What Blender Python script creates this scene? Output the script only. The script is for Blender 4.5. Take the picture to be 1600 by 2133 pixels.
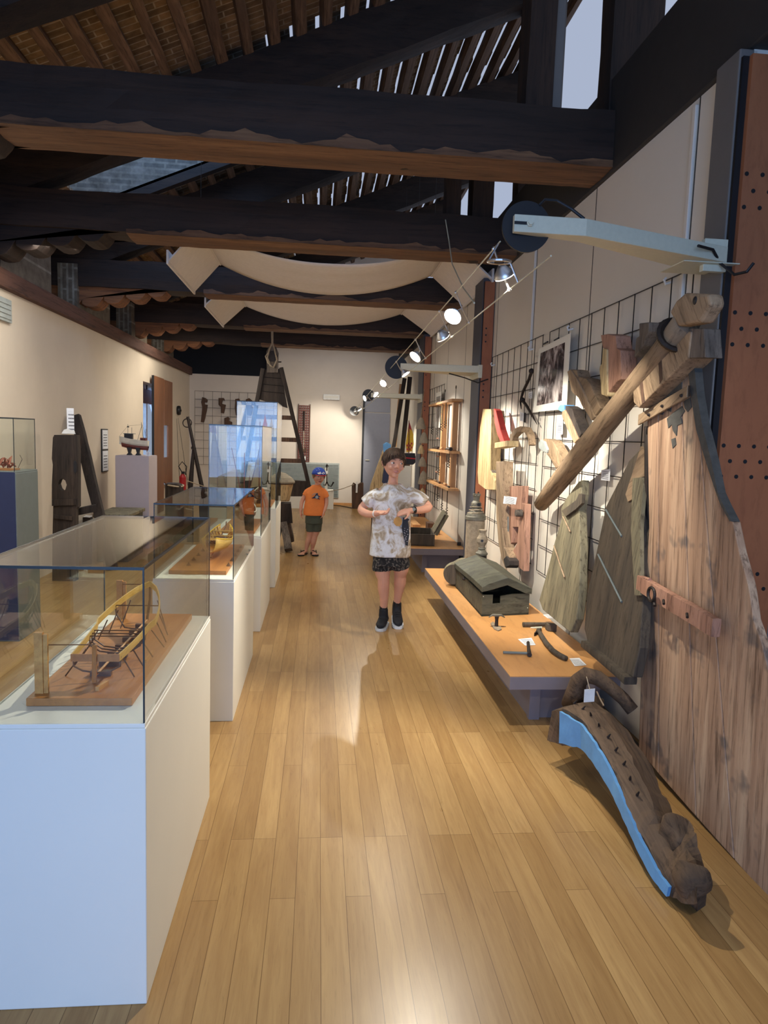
import bpy, bmesh, math, random
from mathutils import Vector, Matrix, noise, Euler
for o in list(bpy.data.objects): bpy.data.objects.remove(o)
SC = bpy.context.scene; COL = SC.collection
# ---------------------------------------------------------------- camera
PW, PH, FPX, CAMZ = 1600, 2133, 1450.0, 1.55
ROLL = math.radians(1.9); PITCH = math.radians(6.177); YAW = math.radians(5.494)
cd = bpy.data.cameras.new('camera'); co = bpy.data.objects.new('camera', cd); COL.objects.link(co)
cd.sensor_fit = 'VERTICAL'; cd.sensor_height = 36; cd.lens = 36*FPX/PH; cd.clip_start = .02; cd.clip_end = 200
fw = Vector((math.sin(YAW)*math.cos(PITCH), math.cos(YAW)*math.cos(PITCH), -math.sin(PITCH)))
rt0 = Vector((math.cos(YAW), -math.sin(YAW), 0)); up0 = rt0.cross(fw)
rt = rt0*math.cos(ROLL) + up0*math.sin(ROLL); up = up0*math.cos(ROLL) - rt0*math.sin(ROLL)
CR = Matrix((rt, up, -fw)).transposed()
co.matrix_world = Matrix.Translation((0, 0, CAMZ)) @ CR.to_4x4(); SC.camera = co
def A(px, py, X=None, Y=None, Z=None):
    """a point of the photograph placed on the real plane it belongs to"""
    r = CR @ Vector((px-PW/2, -(py-PH/2), -FPX))
    t = X/r.x if X is not None else Y/r.y if Y is not None else (Z-CAMZ)/r.z
    return Vector((0, 0, CAMZ)) + r*t
# ---------------------------------------------------------------- world, light, exposure
W = bpy.data.worlds.new('World'); SC.world = W; W.use_nodes = True
bg = W.node_tree.nodes['Background']; bg.inputs[0].default_value = (.66, .76, 1, 1); bg.inputs[1].default_value = .6
SC.view_settings.view_transform = 'Standard'; SC.view_settings.look = 'None'
SC.view_settings.gamma = 1; SC.view_settings.use_curve_mapping = False
SC.view_settings.exposure = 0.0
def light(kind, name, loc, target, power, col, size=.1, sizey=None, spot=None, blend=.5, parent=None):
    l = bpy.data.lights.new(name, kind); l.energy = power; l.color = col
    if kind == 'AREA':
        l.size = size
        if sizey: l.shape = 'RECTANGLE'; l.size_y = sizey
    else: l.shadow_soft_size = size
    if kind == 'SPOT': l.spot_size = math.radians(spot); l.spot_blend = blend
    o = bpy.data.objects.new(name, l); COL.objects.link(o)
    loc = Vector(loc); o.location = loc - (pos(parent) if parent else Vector())
    o.rotation_euler = (Vector(target)-loc).to_track_quat('-Z', 'Y').to_euler()
    if parent: o.parent = parent
    return o
def pos(o): return o.location + (pos(o.parent) if o.parent else Vector())
WARM = (1, .92, .78); SOFT = (1, .95, .86); DAY = (.28, .51, 1)
# daylight falling in through the windows of the rear wall behind the photographer
light('AREA', 'daylight_rear_window', (-.9, -2.95, 1.6), (-.7, 4, .9), 185, DAY, 2.6, 1.9)
# extra blue daylight over the roof light, then added fills without lamp bodies
light('AREA', 'daylight_roof_light', (-1.75, 7.2, 5.4), (-1.75, 8.3, 4.5), 26, (.22, .48, 1), 1.4)
light('SPOT', 'unseen_spot_overhead', (.75, .3, 2.35), (1.15, 2.3, .3), 60, SOFT, .03, spot=95, blend=.7)  # unseen spot added for the near floor and the rudder
light('AREA', 'aisle_fill', (-1.9, 5.0, 2.75), (-2.0, 5.6, 0), 55, SOFT, .6, 3.0)  # added fill over the left aisle, no lamp hangs here
light('AREA', 'aisle_fill', (-1.7, 11.0, 2.9), (-2.0, 11.6, 0), 44, WARM, .6, 2.5)  # second added fill, farther down the aisle
light('AREA', 'far_fill', (.3, 13.6, 2.9), (.4, 14.6, .6), 22, WARM, 1.2, .5)  # unseen fill added to brighten the far end
light('AREA', 'walk_fill', (.1, 8.8, 2.7), (0.2, 9.2, 0), 18, SOFT, .6, 2.2)  # unseen fill added over the middle walk
# ---------------------------------------------------------------- materials
def C(h):
    h = h.lstrip('#'); v = [int(h[i:i+2], 16)/255 for i in (0, 2, 4)]
    return tuple(x/12.92 if x <= .04045 else ((x+.055)/1.055)**2.4 for x in v)+(1,)
class NT:
    def __init__(s, name):
        s.m = bpy.data.materials.new(name); s.m.use_nodes = True; s.t = s.m.node_tree
        s.b = s.t.nodes['Principled BSDF']; s.out = s.t.nodes['Material Output']
    def n(s, typ, **k):
        q = s.t.nodes.new(typ)
        for a, v in k.items():
            if a.startswith('i_'): q.inputs[a[2:].replace('_', ' ')].default_value = v
            else: setattr(q, a, v)
        return q
    def l(s, a, b): s.t.links.new(a, b)
    def ramp(s, fac, stops):
        r = s.n('ShaderNodeValToRGB'); e = r.color_ramp.elements
        while len(e) < len(stops): e.new(.5)
        for q, (p, c) in zip(e, stops): q.position = p; q.color = c
        s.l(fac, r.inputs[0]); return r.outputs[0]
    def coords(s, scale=(1, 1, 1), rot=(0, 0, 0), out='Object'):
        tc = s.n('ShaderNodeTexCoord'); mp = s.n('ShaderNodeMapping')
        mp.inputs['Scale'].default_value = scale; src = tc.outputs[out]
        if tuple(rot) != (0, 0, 0):
            mr = s.n('ShaderNodeMapping'); mr.inputs['Rotation'].default_value = rot; s.l(src, mr.inputs[0]); src = mr.outputs[0]
        s.l(src, mp.inputs[0]); return mp.outputs[0]
    def noise(s, vec, scale, detail=5, dist=0, rough=.6):
        q = s.n('ShaderNodeTexNoise', i_Scale=scale, i_Detail=detail, i_Distortion=dist, i_Roughness=rough)
        s.l(vec, q.inputs['Vector']); return q.outputs['Fac']
    def mix(s, fac, a, b, mode='MIX'):
        q = s.n('ShaderNodeMix', data_type='RGBA', blend_type=mode)
        for v, i in ((fac, 0), (a, 6), (b, 7)):
            if isinstance(v, (int, float, tuple)): q.inputs[i].default_value = v
            else: s.l(v, q.inputs[i])
        return q.outputs[2]
    def bump(s, h, d=.1, dist=.01):
        q = s.n('ShaderNodeBump', i_Strength=d, i_Distance=dist); s.l(h, q.inputs['Height']); s.l(q.outputs[0], s.b.inputs['Normal'])
    def set(s, **k):
        for a, v in k.items(): s.b.inputs[a.replace('_', ' ')].default_value = v
        return s
def plain(name, col, rough=.6, metal=0, var=.12, scale=14, bump=0):
    t = NT(name); c = C(col); v = t.coords(); f = t.noise(v, scale)
    d = tuple(x*(1-var) for x in c[:3])+(1,); e = tuple(min(1, x*(1+var)) for x in c[:3])+(1,)
    t.l(t.ramp(f, [(.3, d), (.7, e)]), t.b.inputs['Base Color']); t.set(Roughness=rough, Metallic=metal)
    if bump: t.bump(f, bump)
    return t.m
def wood(name, dark, lightc, axis=2, s=9, rough=.65, rot=(0, 0, 0), mid=None, bump=.35, streak=.07, spots=0):
    t = NT(name); sc = [1, 1, 1]; sc[axis] = streak
    v = t.coords(tuple(sc), rot); f = t.noise(v, s, 8, .6); g = t.noise(v, s*6, 6, .3, .7)
    st = [(.3, C(dark)), (.7, C(lightc))] if not mid else [(.25, C(dark)), (.5, C(mid)), (.75, C(lightc))]
    c = t.ramp(f, st); k = t.ramp(g, [(.34, (.24, .2, .17, 1)), (.5, (1, 1, 1, 1))])
    c = t.mix(.8 if bump >= .3 else .22, c, k, 'MULTIPLY')
    if spots:
        v2 = t.coords(); n2 = t.noise(v2, 5, 3); c = t.mix(t.ramp(n2, [(.58, (0, 0, 0, 1)), (.66, (spots,)*3+(1,))]), c, C('#3a4046'))
    t.l(c, t.b.inputs['Base Color']); t.set(Roughness=rough); t.bump(g, bump, .006); return t.m
def brickmat(name, c1, c2, mortar, scale=1, w=.24, h=.065, rot=(0, 0, 0), rough=.9, msize=.012):
    t = NT(name); v = t.coords((1, 1, 1), rot)
    b = t.n('ShaderNodeTexBrick', i_Scale=scale); b.inputs['Brick Width'].default_value = w; b.inputs['Row Height'].default_value = h
    b.inputs['Mortar Size'].default_value = msize; b.inputs['Color1'].default_value = C(c1); b.inputs['Color2'].default_value = C(c2); b.inputs['Mortar'].default_value = C(mortar)
    t.l(v, b.inputs['Vector']); n = t.noise(v, 9, 6)
    t.l(t.mix(.8, b.outputs['Color'], t.ramp(n, [(.3, (.35, .33, .3, 1)), (.65, (1, 1, 1, 1))]), 'MULTIPLY'), t.b.inputs['Base Color'])
    t.set(Roughness=rough); t.bump(b.outputs['Fac'], -.5); return t.m
def floor_mat():
    t = NT('parquet'); tc = t.n('ShaderNodeTexCoord'); sep = t.n('ShaderNodeSeparateXYZ'); t.l(tc.outputs['Object'], sep.inputs[0])
    def planks(swap, w, L):
        cmb = t.n('ShaderNodeCombineXYZ')
        t.l(sep.outputs['Y' if swap else 'X'], cmb.inputs[0]); t.l(sep.outputs['X' if swap else 'Y'], cmb.inputs[1])
        b = t.n('ShaderNodeTexBrick', i_Scale=1.0, offset=.37, offset_frequency=3, squash=1)
        b.inputs['Brick Width'].default_value = L; b.inputs['Row Height'].default_value = w; b.inputs['Mortar Size'].default_value = .0011
        b.inputs['Mortar Smooth'].default_value = .3; b.inputs['Bias'].default_value = 0
        b.inputs['Color1'].default_value = C('#9f8053'); b.inputs['Color2'].default_value = C('#b39566'); b.inputs['Mortar'].default_value = C('#70532f')
        t.l(cmb.outputs[0], b.inputs['Vector'])
        mp = t.n('ShaderNodeMapping'); mp.inputs['Scale'].default_value = (1.2, 16, 1); t.l(cmb.outputs[0], mp.inputs[0])
        n = t.noise(mp.outputs[0], 2.2, 6, .8); n2 = t.noise(mp.outputs[0], 9, 5, .5)
        c = t.mix(.5, b.outputs['Color'], t.ramp(n, [(.3, C('#c09a68')), (.7, C('#fff2da'))]), 'MULTIPLY')
        c = t.mix(.22, c, t.ramp(n2, [(.25, C('#5a3a1a')), (.45, C('#ffffff'))]), 'MULTIPLY')
        return c, b.outputs['Fac']
    a, fa = planks(True, .085, .95); b, fb = planks(False, .085, 1.1)
    gt = t.n('ShaderNodeMath', operation='GREATER_THAN'); t.l(sep.outputs['X'], gt.inputs[0]); gt.inputs[1].default_value = .755
    t.l(t.mix(gt.outputs[0], a, b), t.b.inputs['Base Color'])
    v = t.coords((1, .35, 1)); n = t.noise(v, 3.5, 4)
    r = t.n('ShaderNodeMapRange'); t.l(n, r.inputs[0]); r.inputs[3].default_value = .22; r.inputs[4].default_value = .40
    t.l(r.outputs[0], t.b.inputs['Roughness']); t.set(IOR=1.45); t.b.inputs['Specular IOR Level'].default_value = .36
    t.bump(t.noise(t.coords((1, 1, 1)), 6, 2), .012); return t.m
def glass_mat(name, tint=(.965, .982, .972, 1)):
    t = NT(name); g = t.n('ShaderNodeNewGeometry'); d = t.n('ShaderNodeVectorMath', operation='DOT_PRODUCT')
    t.l(g.outputs['Incoming'], d.inputs[0]); t.l(g.outputs['Normal'], d.inputs[1])
    ab = t.n('ShaderNodeMath', operation='ABSOLUTE'); t.l(d.outputs['Value'], ab.inputs[0])
    om = t.n('ShaderNodeMath', operation='SUBTRACT'); om.inputs[0].default_value = 1; t.l(ab.outputs[0], om.inputs[1])
    pw = t.n('ShaderNodeMath', operation='POWER'); t.l(om.outputs[0], pw.inputs[0]); pw.inputs[1].default_value = 5
    ml = t.n('ShaderNodeMath', operation='MULTIPLY_ADD'); t.l(pw.outputs[0], ml.inputs[0]); ml.inputs[1].default_value = .92; ml.inputs[2].default_value = .018
    tr = t.n('ShaderNodeBsdfTransparent'); tr.inputs[0].default_value = tint; gl = t.n('ShaderNodeBsdfGlossy'); gl.inputs['Roughness'].default_value = 0
    mx = t.n('ShaderNodeMixShader'); t.l(ml.outputs[0], mx.inputs[0]); t.l(tr.outputs[0], mx.inputs[1]); t.l(gl.outputs[0], mx.inputs[2])
    t.l(mx.outputs[0], t.out.inputs[0]); return t.m
def emit(name, col, st):
    t = NT(name); t.set(Roughness=.3); t.b.inputs['Emission Color'].default_value = col; t.b.inputs['Emission Strength'].default_value = st; return t.m
def card_mat(name, base='#e9ebee', axis='XY', sc=42, ink='#55565c'):
    t = NT(name); v = t.coords(out='Generated'); sp = t.n('ShaderNodeSeparateXYZ'); t.l(v, sp.inputs[0])
    a, b = sp.outputs[axis[0]], sp.outputs[axis[1]]
    def m(op, x, y=None, z=None):
        q = t.n('ShaderNodeMath', operation=op)
        for i, u in enumerate((x, y, z)):
            if u is None: continue
            if isinstance(u, (int, float)): q.inputs[i].default_value = u
            else: t.l(u, q.inputs[i])
        return q.outputs[0]
    line = m('LESS_THAN', m('FRACT', m('MULTIPLY', b, 7)), .38)
    inn = m('MULTIPLY', m('LESS_THAN', m('ABSOLUTE', m('SUBTRACT', a, .5)), .34), m('LESS_THAN', m('ABSOLUTE', m('SUBTRACT', b, .5)), .36))
    n = m('GREATER_THAN', t.noise(t.coords((sc, sc, sc), out='Generated'), 1.0, 2), .42)
    f = m('MULTIPLY', m('MULTIPLY', line, inn), n)
    t.l(t.mix(f, C(base), C(ink)), t.b.inputs['Base Color']); t.set(Roughness=.6); return t.m
def photo_mat():
    t = NT('old_photograph'); v = t.coords((1, 1.0, .7), out='Object')
    n = t.noise(v, 9, 9, 1.8, .7); k = t.n('ShaderNodeTexNoise', i_Scale=3.0, i_Detail=2); t.l(v, k.inputs['Vector'])
    w = t.n('ShaderNodeTexWave', i_Scale=2.2, i_Distortion=9, i_Detail=4); t.l(v, w.inputs['Vector'])
    c = t.ramp(n, [(.4, C('#241c1e')), (.5, C('#7b6a68')), (.6, C('#cfc4c0'))]); c2 = t.ramp(w.outputs['Fac'], [(.3, C('#2b2224')), (.8, C('#ddd2cd'))])
    t.l(t.mix(t.ramp(k.outputs['Fac'], [(.45, (0, 0, 0, 1)), (.55, (.7, .7, .7, 1))]), c, c2), t.b.inputs['Base Color']); t.set(Roughness=.12); return t.m
M = {}
M['white'] = plain('white_plaster', '#dacfc2', .8, var=.03, scale=3)
M['wallL'] = plain('left_wall_plaster', '#d6c8b4', .85, var=.04, scale=2, bump=.05)
M['panel'] = plain('white_wall_panel', '#ddd6c9', .6, var=.02, scale=2)
M['plinth'] = plain('white_plinth_paint', '#e6e3d8', .55, var=.015, scale=3)
M['plinthg'] = plain('mauve_grey_plinth_paint', '#b9adb0', .6, var=.02)
M['navy'] = plain('navy_panel_paint', '#242c4c', .6, var=.05)
M['slate'] = plain('slate_grey_paint', '#68706e', .6, var=.05)
M['floor'] = floor_mat()
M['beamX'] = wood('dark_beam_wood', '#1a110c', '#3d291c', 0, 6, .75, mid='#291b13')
M['beamU'] = wood('paler_beam_underside', '#4b3525', '#906b49', 0, 7, .7, mid='#6c4c33', bump=.5)
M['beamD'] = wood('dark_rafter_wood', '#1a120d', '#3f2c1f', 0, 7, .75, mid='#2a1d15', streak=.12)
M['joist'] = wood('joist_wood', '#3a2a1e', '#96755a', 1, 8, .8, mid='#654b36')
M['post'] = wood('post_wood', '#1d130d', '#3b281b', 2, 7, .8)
M['bricks'] = brickmat('roof_tiles', '#7d664f', '#a88a68', '#bfb09a', w=.29, h=.075, msize=.006)
M['brickY'] = brickmat('pier_brick', '#6b5f50', '#7d705d', '#8f8778', rot=(math.pi/2, 0, math.pi/2))
M['brickX'] = brickmat('gable_brick', '#6e6a62', '#8a8378', '#8f897c', rot=(math.pi/2, 0, 0))
M['dark'] = plain('void_shade_black', '#141519', .9)
M['girder'] = plain('dark_girder_paint', '#2c2a29', .7, var=.1)
M['steel'] = plain('grey_steel_paint', '#6c6864', .55, var=.04)
M['steelb'] = plain('blue_grey_steel_paint', '#484a55', .5, var=.05)
M['orange'] = wood('orange_plywood', '#94583a', '#a76a45', 2, 4, .5, bump=.02, streak=.3)
M['alu'] = plain('galvanised_steel', '#cfcdb6', .5, .05, var=.04, scale=60)
M['black'] = plain('black_metal', '#15161a', .5)
M['wire'] = plain('dark_wire', '#1e1814', .55)
M['chrome'] = plain('chrome', '#d8d8d8', .38, 1, var=.02)
M['bulb'] = emit('lamp_glass', (1, .93, .82, 1), 14)
M['benchtop'] = wood('beech_bench_top', '#c28a50', '#d09c62', 1, 3, .45, bump=.02, streak=.2)
M['benchside'] = plain('mauve_grey_bench_paint', '#7d7478', .6, var=.03)
M['glass'] = glass_mat('case_glass')
M['edge'] = plain('dark_glass_edge', '#1d2a30', .25)
M['greyp'] = plain('flaked_dark_grey_paint', '#4b4a46', .75, var=.25, scale=25, bump=.3)
M['cloth'] = plain('white_canvas', '#e2deda', .9, var=.04, scale=20)
M['model'] = wood('model_wood', '#a86a2c', '#d99f55', 1, 20, .5, bump=.1)
M['modeld'] = wood('model_dark_wood', '#4a2c1a', '#7e5230', 1, 20, .5, bump=.1)
M['modelb'] = wood('model_base_wood', '#9c5f2b', '#c58443', 1, 8, .5, bump=.1)
M['yellow'] = wood('yellow_model_wood', '#c79536', '#e7c271', 1, 20, .5, bump=.1)
M['rudder'] = wood('weathered_pale_timber', '#8c6c54', '#d6bb9c', 2, 9, .75, mid='#ac8b70', streak=.04, spots=.6)
M['lee'] = wood('grey_green_timber', '#5a5443', '#8d8468', 2, 9, .8, streak=.06)
M['leed'] = wood('dark_brown_timber', '#3a332b', '#5f5343', 2, 9, .8, streak=.06)
M['tan'] = wood('tan_timber', '#63503d', '#a48a6c', 2, 8, .7, rot=(-1.095, 0, 0), streak=.08)
M['knee'] = wood('knee_timber', '#6f5a44', '#b59a7a', 2, 9, .75, rot=(.6, 0, 0), streak=.12)
M['kneep'] = wood('pale_knee_timber', '#a58a5e', '#d8c191', 2, 8, .75, streak=.1)
M['pink'] = wood('pinkish_timber', '#8c6450', '#bd9078', 2, 9, .75, streak=.1)
M['old'] = wood('black_old_timber', '#1c1613', '#4c3f36', 2, 9, .85, mid='#2f2621', bump=.8)
M['oldg'] = wood('grey_old_timber', '#3b342e', '#8a7d70', 2, 10, .85, bump=.8)
M['brown'] = wood('brown_old_timber', '#33241b', '#6b4e3c', 2, 9, .8, bump=.7)
M['prow'] = wood('eroded_prow_timber', '#3a2c22', '#78614c', 1, 9, .85, mid='#54412f', rot=(-.28, 0, 0), bump=.9)
M['blue'] = plain('sky_blue_paint', '#5f97c9', .6, var=.12, scale=9, bump=.2)
M['iron'] = plain('rusty_black_iron', '#2a211d', .6, .3, var=.3, scale=40, bump=.3)
M['chest'] = wood('grey_green_chest_wood', '#33332b', '#5b5b4a', 0, 8, .7, spots=.2)
M['stone'] = plain('pitted_stone', '#8d7f6b', .9, var=.25, scale=30, bump=.6)
M['bronze'] = plain('verdigris_bronze', '#6b675a', .6, .2, var=.3, scale=25, bump=.4)
M['rope'] = plain('hemp_rope', '#a0917a', .9, var=.2, scale=60, bump=.5)
M['cork'] = plain('old_cork', '#8f8572', .9, var=.15, scale=40, bump=.4)
M['pine'] = wood('pine_rack_wood', '#a9794c', '#cfa06c', 2, 7, .55, bump=.1)
M['skin'] = plain('skin', '#d69f85', .5, var=.06, scale=9)
M['skin'].node_tree.nodes['Principled BSDF'].inputs['Subsurface Weight'].default_value = .08
M['hair'] = wood('brown_hair', '#21160e', '#6a4d36', 2, 26, .6, bump=.8, streak=.2)
M['hairl'] = wood('light_brown_hair', '#6b4c2e', '#9a7750', 2, 22, .55, bump=.5, streak=.2)
M['tee'] = None
t = NT('tie_dye_cotton'); v = t.coords(); f = t.noise(v, 7, 6, 1.6, .65)
t.l(t.ramp(f, [(.36, C('#8c7a63')), (.46, C('#b9aa94')), (.54, C('#dcdcdc')), (.7, C('#eef0f4'))]), t.b.inputs['Base Color']); t.set(Roughness=.9); t.bump(t.noise(v, 9, 3), .5, .02); M['tee'] = t.m
t = NT('camouflage_cotton'); v = t.coords((1, 1, .6)); f = t.noise(v, 16, 3, 3, .5)
t.l(t.ramp(f, [(.44, C('#1a1a1c')), (.54, C('#2c2b2b')), (.58, C('#8b8377')), (.62, C('#232324'))]), t.b.inputs['Base Color']); t.set(Roughness=.9); M['camo'] = t.m
M['orangetee'] = plain('orange_cotton', '#f08a45', .85, var=.05, scale=20)
M['denim'] = plain('grey_green_cotton', '#4d5347', .9, var=.2, scale=12)
M['shoe'] = plain('black_canvas', '#15171d', .8); M['sole'] = plain('white_rubber', '#c9cdd0', .6)
M['capblue'] = plain('blue_cap_cotton', '#2c4ba8', .8); M['red'] = plain('red_paint', '#b3262b', .45); M['whitep'] = plain('white_plastic', '#e6e6e2', .4)
M['shutter'] = wood('brown_shutter_board', '#7a4c2f', '#8f5e3c', 2, 3, .5, bump=.02, streak=.3)
M['door'] = plain('grey_blue_door_paint', '#9396a3', .5, var=.03)
M['vent'] = plain('pale_grey_metal', '#a6aca8', .5, .1)
M['card'] = card_mat('printed_card'); M['cardw'] = card_mat('wall_card', axis='YZ'); M['photo'] = photo_mat()
M['sailr'] = plain('red_sail_cloth', '#c8423a', .8); M['printy'] = plain('ochre_print', '#d9a862', .85); M['saily'] = plain('yellow_sail_cloth', '#e3b93a', .8); M['sailp'] = plain('pink_sail_cloth', '#c98079', .8); M['sailb'] = plain('beige_sail_cloth', '#d8c6a8', .8)
M['coral'] = plain('reddish_brown_model', '#8a4a34', .7, var=.3, scale=40)
M['whitehull'] = plain('white_hull_paint', '#d8d2c0', .5); M['hullred'] = plain('oxide_red_paint', '#6e3328', .6)
# ---------------------------------------------------------------- mesh helpers
class MB:
    def __init__(s): s.v = []; s.f = []
    def add(s, vs, fs):
        o = len(s.v); s.v += [Vector(x) for x in vs]; s.f += [tuple(i+o for i in f) for f in fs]; return s
    def box(s, x0, x1, y0, y1, z0, z1):
        return s.add([(x, y, z) for z in (z0, z1) for y in (y0, y1) for x in (x0, x1)], [(0, 2, 3, 1), (4, 5, 7, 6), (0, 1, 5, 4), (2, 6, 7, 3), (0, 4, 6, 2), (1, 3, 7, 5)])
    def ob(s, p, a, b, c):
        p, a, b, c = map(Vector, (p, a, b, c))
        vs = [p+a*i+b*j+c*k for k in (0, 1) for j in (0, 1) for i in (0, 1)]
        return s.add(vs, [(0, 2, 3, 1), (4, 5, 7, 6), (0, 1, 5, 4), (2, 6, 7, 3), (0, 4, 6, 2), (1, 3, 7, 5)])
    def prism(s, pts, vec):
        pts = [Vector(p) for p in pts]; n = len(pts); vec = Vector(vec)
        return s.add(pts+[p+vec for p in pts], [tuple(range(n))[::-1], tuple(range(n, 2*n))]+[(i, (i+1) % n, n+(i+1) % n, n+i) for i in range(n)])
    def loft(s, rings, cap=True, closed=True):
        n = len(rings[0]); vs = [p for r in rings for p in r]; fs = []
        for k in range(len(rings)-1):
            for i in range(n if closed else n-1):
                j = (i+1) % n; fs.append((k*n+i, k*n+j, (k+1)*n+j, (k+1)*n+i))
        if cap: fs += [tuple(range(n))[::-1], tuple(range((len(rings)-1)*n, len(rings)*n))]
        return s.add(vs, fs)
    def tube(s, pts, r, n=8, flat=1.0, upv=None):
        pts = [Vector(p) for p in pts]; m = len(pts)
        if isinstance(r, (int, float)): r = [r]*m
        rings = []; u = None
        for i, p in enumerate(pts):
            d = (pts[min(i+1, m-1)]-pts[max(i-1, 0)])
            if d.length < 1e-9: d = Vector((0, 0, 1))
            d.normalize()
            if u is None:
                u = Vector(upv) if upv else (Vector((0, 0, 1)) if abs(d.z) < .9 else Vector((0, 1, 0)))
            u = (u-d*u.dot(d)); u.normalize(); w = d.cross(u)
            rings.append([p+(u*math.cos(a)*flat+w*math.sin(a))*r[i] for a in [2*math.pi*k/n for k in range(n)]])
        return s.loft(rings)
    def lathe(s, c, prof, n=20, ax=(0, 0, 1)):
        q = Vector((0, 0, 1)).rotation_difference(Vector(ax)); c = Vector(c)
        return s.loft([[c+q @ Vector((r*math.cos(a), r*math.sin(a), z)) for a in [2*math.pi*k/n for k in range(n)]] for r, z in prof])
    def ball(s, c, r, n=12, m=8, fn=None):
        c = Vector(c); r = Vector(r) if not isinstance(r, (int, float)) else Vector((r, r, r)); rings = []
        for j in range(m+1):
            th = math.pi*max(.02, min(.98, j/m)); ring = []
            for k in range(n):
                a = 2*math.pi*k/n; d = Vector((math.sin(th)*math.cos(a), math.sin(th)*math.sin(a), -math.cos(th)))
                p = Vector((d.x*r.x, d.y*r.y, d.z*r.z))
                if fn: p = fn(p, d)
                ring.append(c+p)
            rings.append(ring)
        return s.loft(rings)
    def xf(s, f, start=0):
        for i in range(start, len(s.v)): s.v[i] = Vector(f(s.v[i]))
        return s
    def wob(s, amp, fr=8, seed=0):
        o = Vector((seed*3.1, seed*1.7, seed))
        for i, p in enumerate(s.v): s.v[i] = p+noise.noise_vector(p*fr+o)*amp
        return s
    def build(s, name, mat, parent=None, smooth=False, bevel=0, sub=0, remesh=0, sm=0, disp=0):
        me = bpy.data.meshes.new(name)
        if parent: off = pos(parent)
        else:
            xs = [p.x for p in s.v]; ys = [p.y for p in s.v]; zs = [p.z for p in s.v]
            off = Vector(((min(xs)+max(xs))/2, (min(ys)+max(ys))/2, min(zs)))
        me.from_pydata([tuple(p-off) for p in s.v], [], s.f); me.update()
        bm = bmesh.new(); bm.from_mesh(me); bmesh.ops.recalc_face_normals(bm, faces=bm.faces); bm.to_mesh(me); bm.free()
        if smooth:
            for p in me.polygons: p.use_smooth = True
        me.materials.append(M[mat] if isinstance(mat, str) else mat)
        o = bpy.data.objects.new(name, me); COL.objects.link(o)
        if parent: o.parent = parent
        else: o.location = off
        if bevel: q = o.modifiers.new('bevel', 'BEVEL'); q.width = bevel; q.segments = 2; q.limit_method = 'ANGLE'
        if remesh: q = o.modifiers.new('remesh', 'REMESH'); q.mode = 'VOXEL'; q.voxel_size = remesh; q.use_smooth_shade = True
        if sm: q = o.modifiers.new('smooth', 'SMOOTH'); q.factor = .5; q.iterations = sm
        if sub: q = o.modifiers.new('sub', 'SUBSURF'); q.levels = sub; q.render_levels = sub
        return o
def tag(o, label, cat, group=None):
    o['label'] = label; o['category'] = cat
    if group: o['group'] = group
    return o
def thing(name, label, cat, loc, group=None):
    o = bpy.data.objects.new(name, None); COL.objects.link(o); o.location = Vector(loc); o.empty_display_size = .1
    return tag(o, label, cat, group)
def struct(o): o['kind'] = 'structure'; return o
def mean(ps):
    s = Vector();
    for p in ps: s += p
    return s/len(ps)
def oldbeam(p0, p1, w, h, amp=.012, seed=0, n=24, upv=(0, 0, 1)):
    """a hewn timber with uneven faces, as one loft"""
    p0, p1 = Vector(p0), Vector(p1); d = (p1-p0).normalized(); u = Vector(upv); u = (u-d*u.dot(d)).normalized(); s = d.cross(u); rings = []
    prof = [(-.5, -.5), (-.17, -.52), (.17, -.52), (.5, -.5), (.53, -.17), (.53, .17), (.5, .5), (.17, .51), (-.17, .51), (-.5, .5), (-.53, .17), (-.53, -.17)]
    for k in range(n+1):
        c = p0+(p1-p0)*(k/n); rg = []
        for a, b in prof:
            q = c+s*a*w+u*b*h; rg.append(q+noise.noise_vector(q*2.3+Vector((seed, seed, 0)))*amp+noise.noise_vector(q*9)*amp*.4)
        rings.append(rg)
    return MB().loft(rings)
# ================================================================ the setting
XR, XL, YF = 1.72, -2.8, 15.5
struct(MB().box(-3.2, 6, -3, 15.7, -.1, 0).build('floor', 'floor'))
w = MB(); w.box(-3.05, XL, -3, 11.5, 0, 2.73).box(-3.05, XL, 13.4, 15.6, 0, 2.73).box(-3.05, XL, 11.5, 13.4, 0, .55).box(-3.05, XL, 11.5, 13.4, 2.3, 2.73)
struct(w.build('wall_left', 'wallL'))
wf = struct(MB().box(-3.05, 1.9, YF, YF+.2, 0, 2.42).build('wall_far', 'white'))
struct(MB().box(-1.1, 1.9, YF+.04, YF+.24, 2.42, 5.6).build('wall_far', 'white'))
struct(MB().box(-3.05, -1.1, YF, YF+.2, 2.42, 2.76).build('wall_far', 'white'))
struct(MB().box(-3.6, -1.1, YF+.3, YF+.4, 2.76, 5.2).box(-3.6, -3.5, -3, YF+.3, 2.4, 4.2).build('wall_eaves', 'dark'))  # near-black sheets put the darkness of the eaves into their colour
struct(MB().box(XR, XR+.1, 2.86, YF, 0, 3.16).build('wall_right', 'panel'))
struct(MB().box(XR-.02, XR+.28, -3, YF, 3.16, 3.73).build('trim_1', 'girder', bevel=.01))
struct(MB().box(2.5, 2.6, -3, 2.86, 0, 3.73).box(1.82, 2.6, 2.86, 2.96, 0, 3.16).build('wall_side', 'steel'))
r = MB(); r.box(-3.6, 2.6, -3.1, -3, 0, .45).box(-3.6, 2.6, -3.1, -3, 2.75, 6.2).box(-3.6, -2.4, -3.1, -3, .45, 2.75).box(.7, 2.6, -3.1, -3, .45, 2.75)
struct(r.build('wall_rear', 'white'))
fr = MB()
for x in (-2.4, -1.4, -.38, .64): fr.box(x, x+.06, -3.08, -3.02, .45, 2.75)
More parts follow.
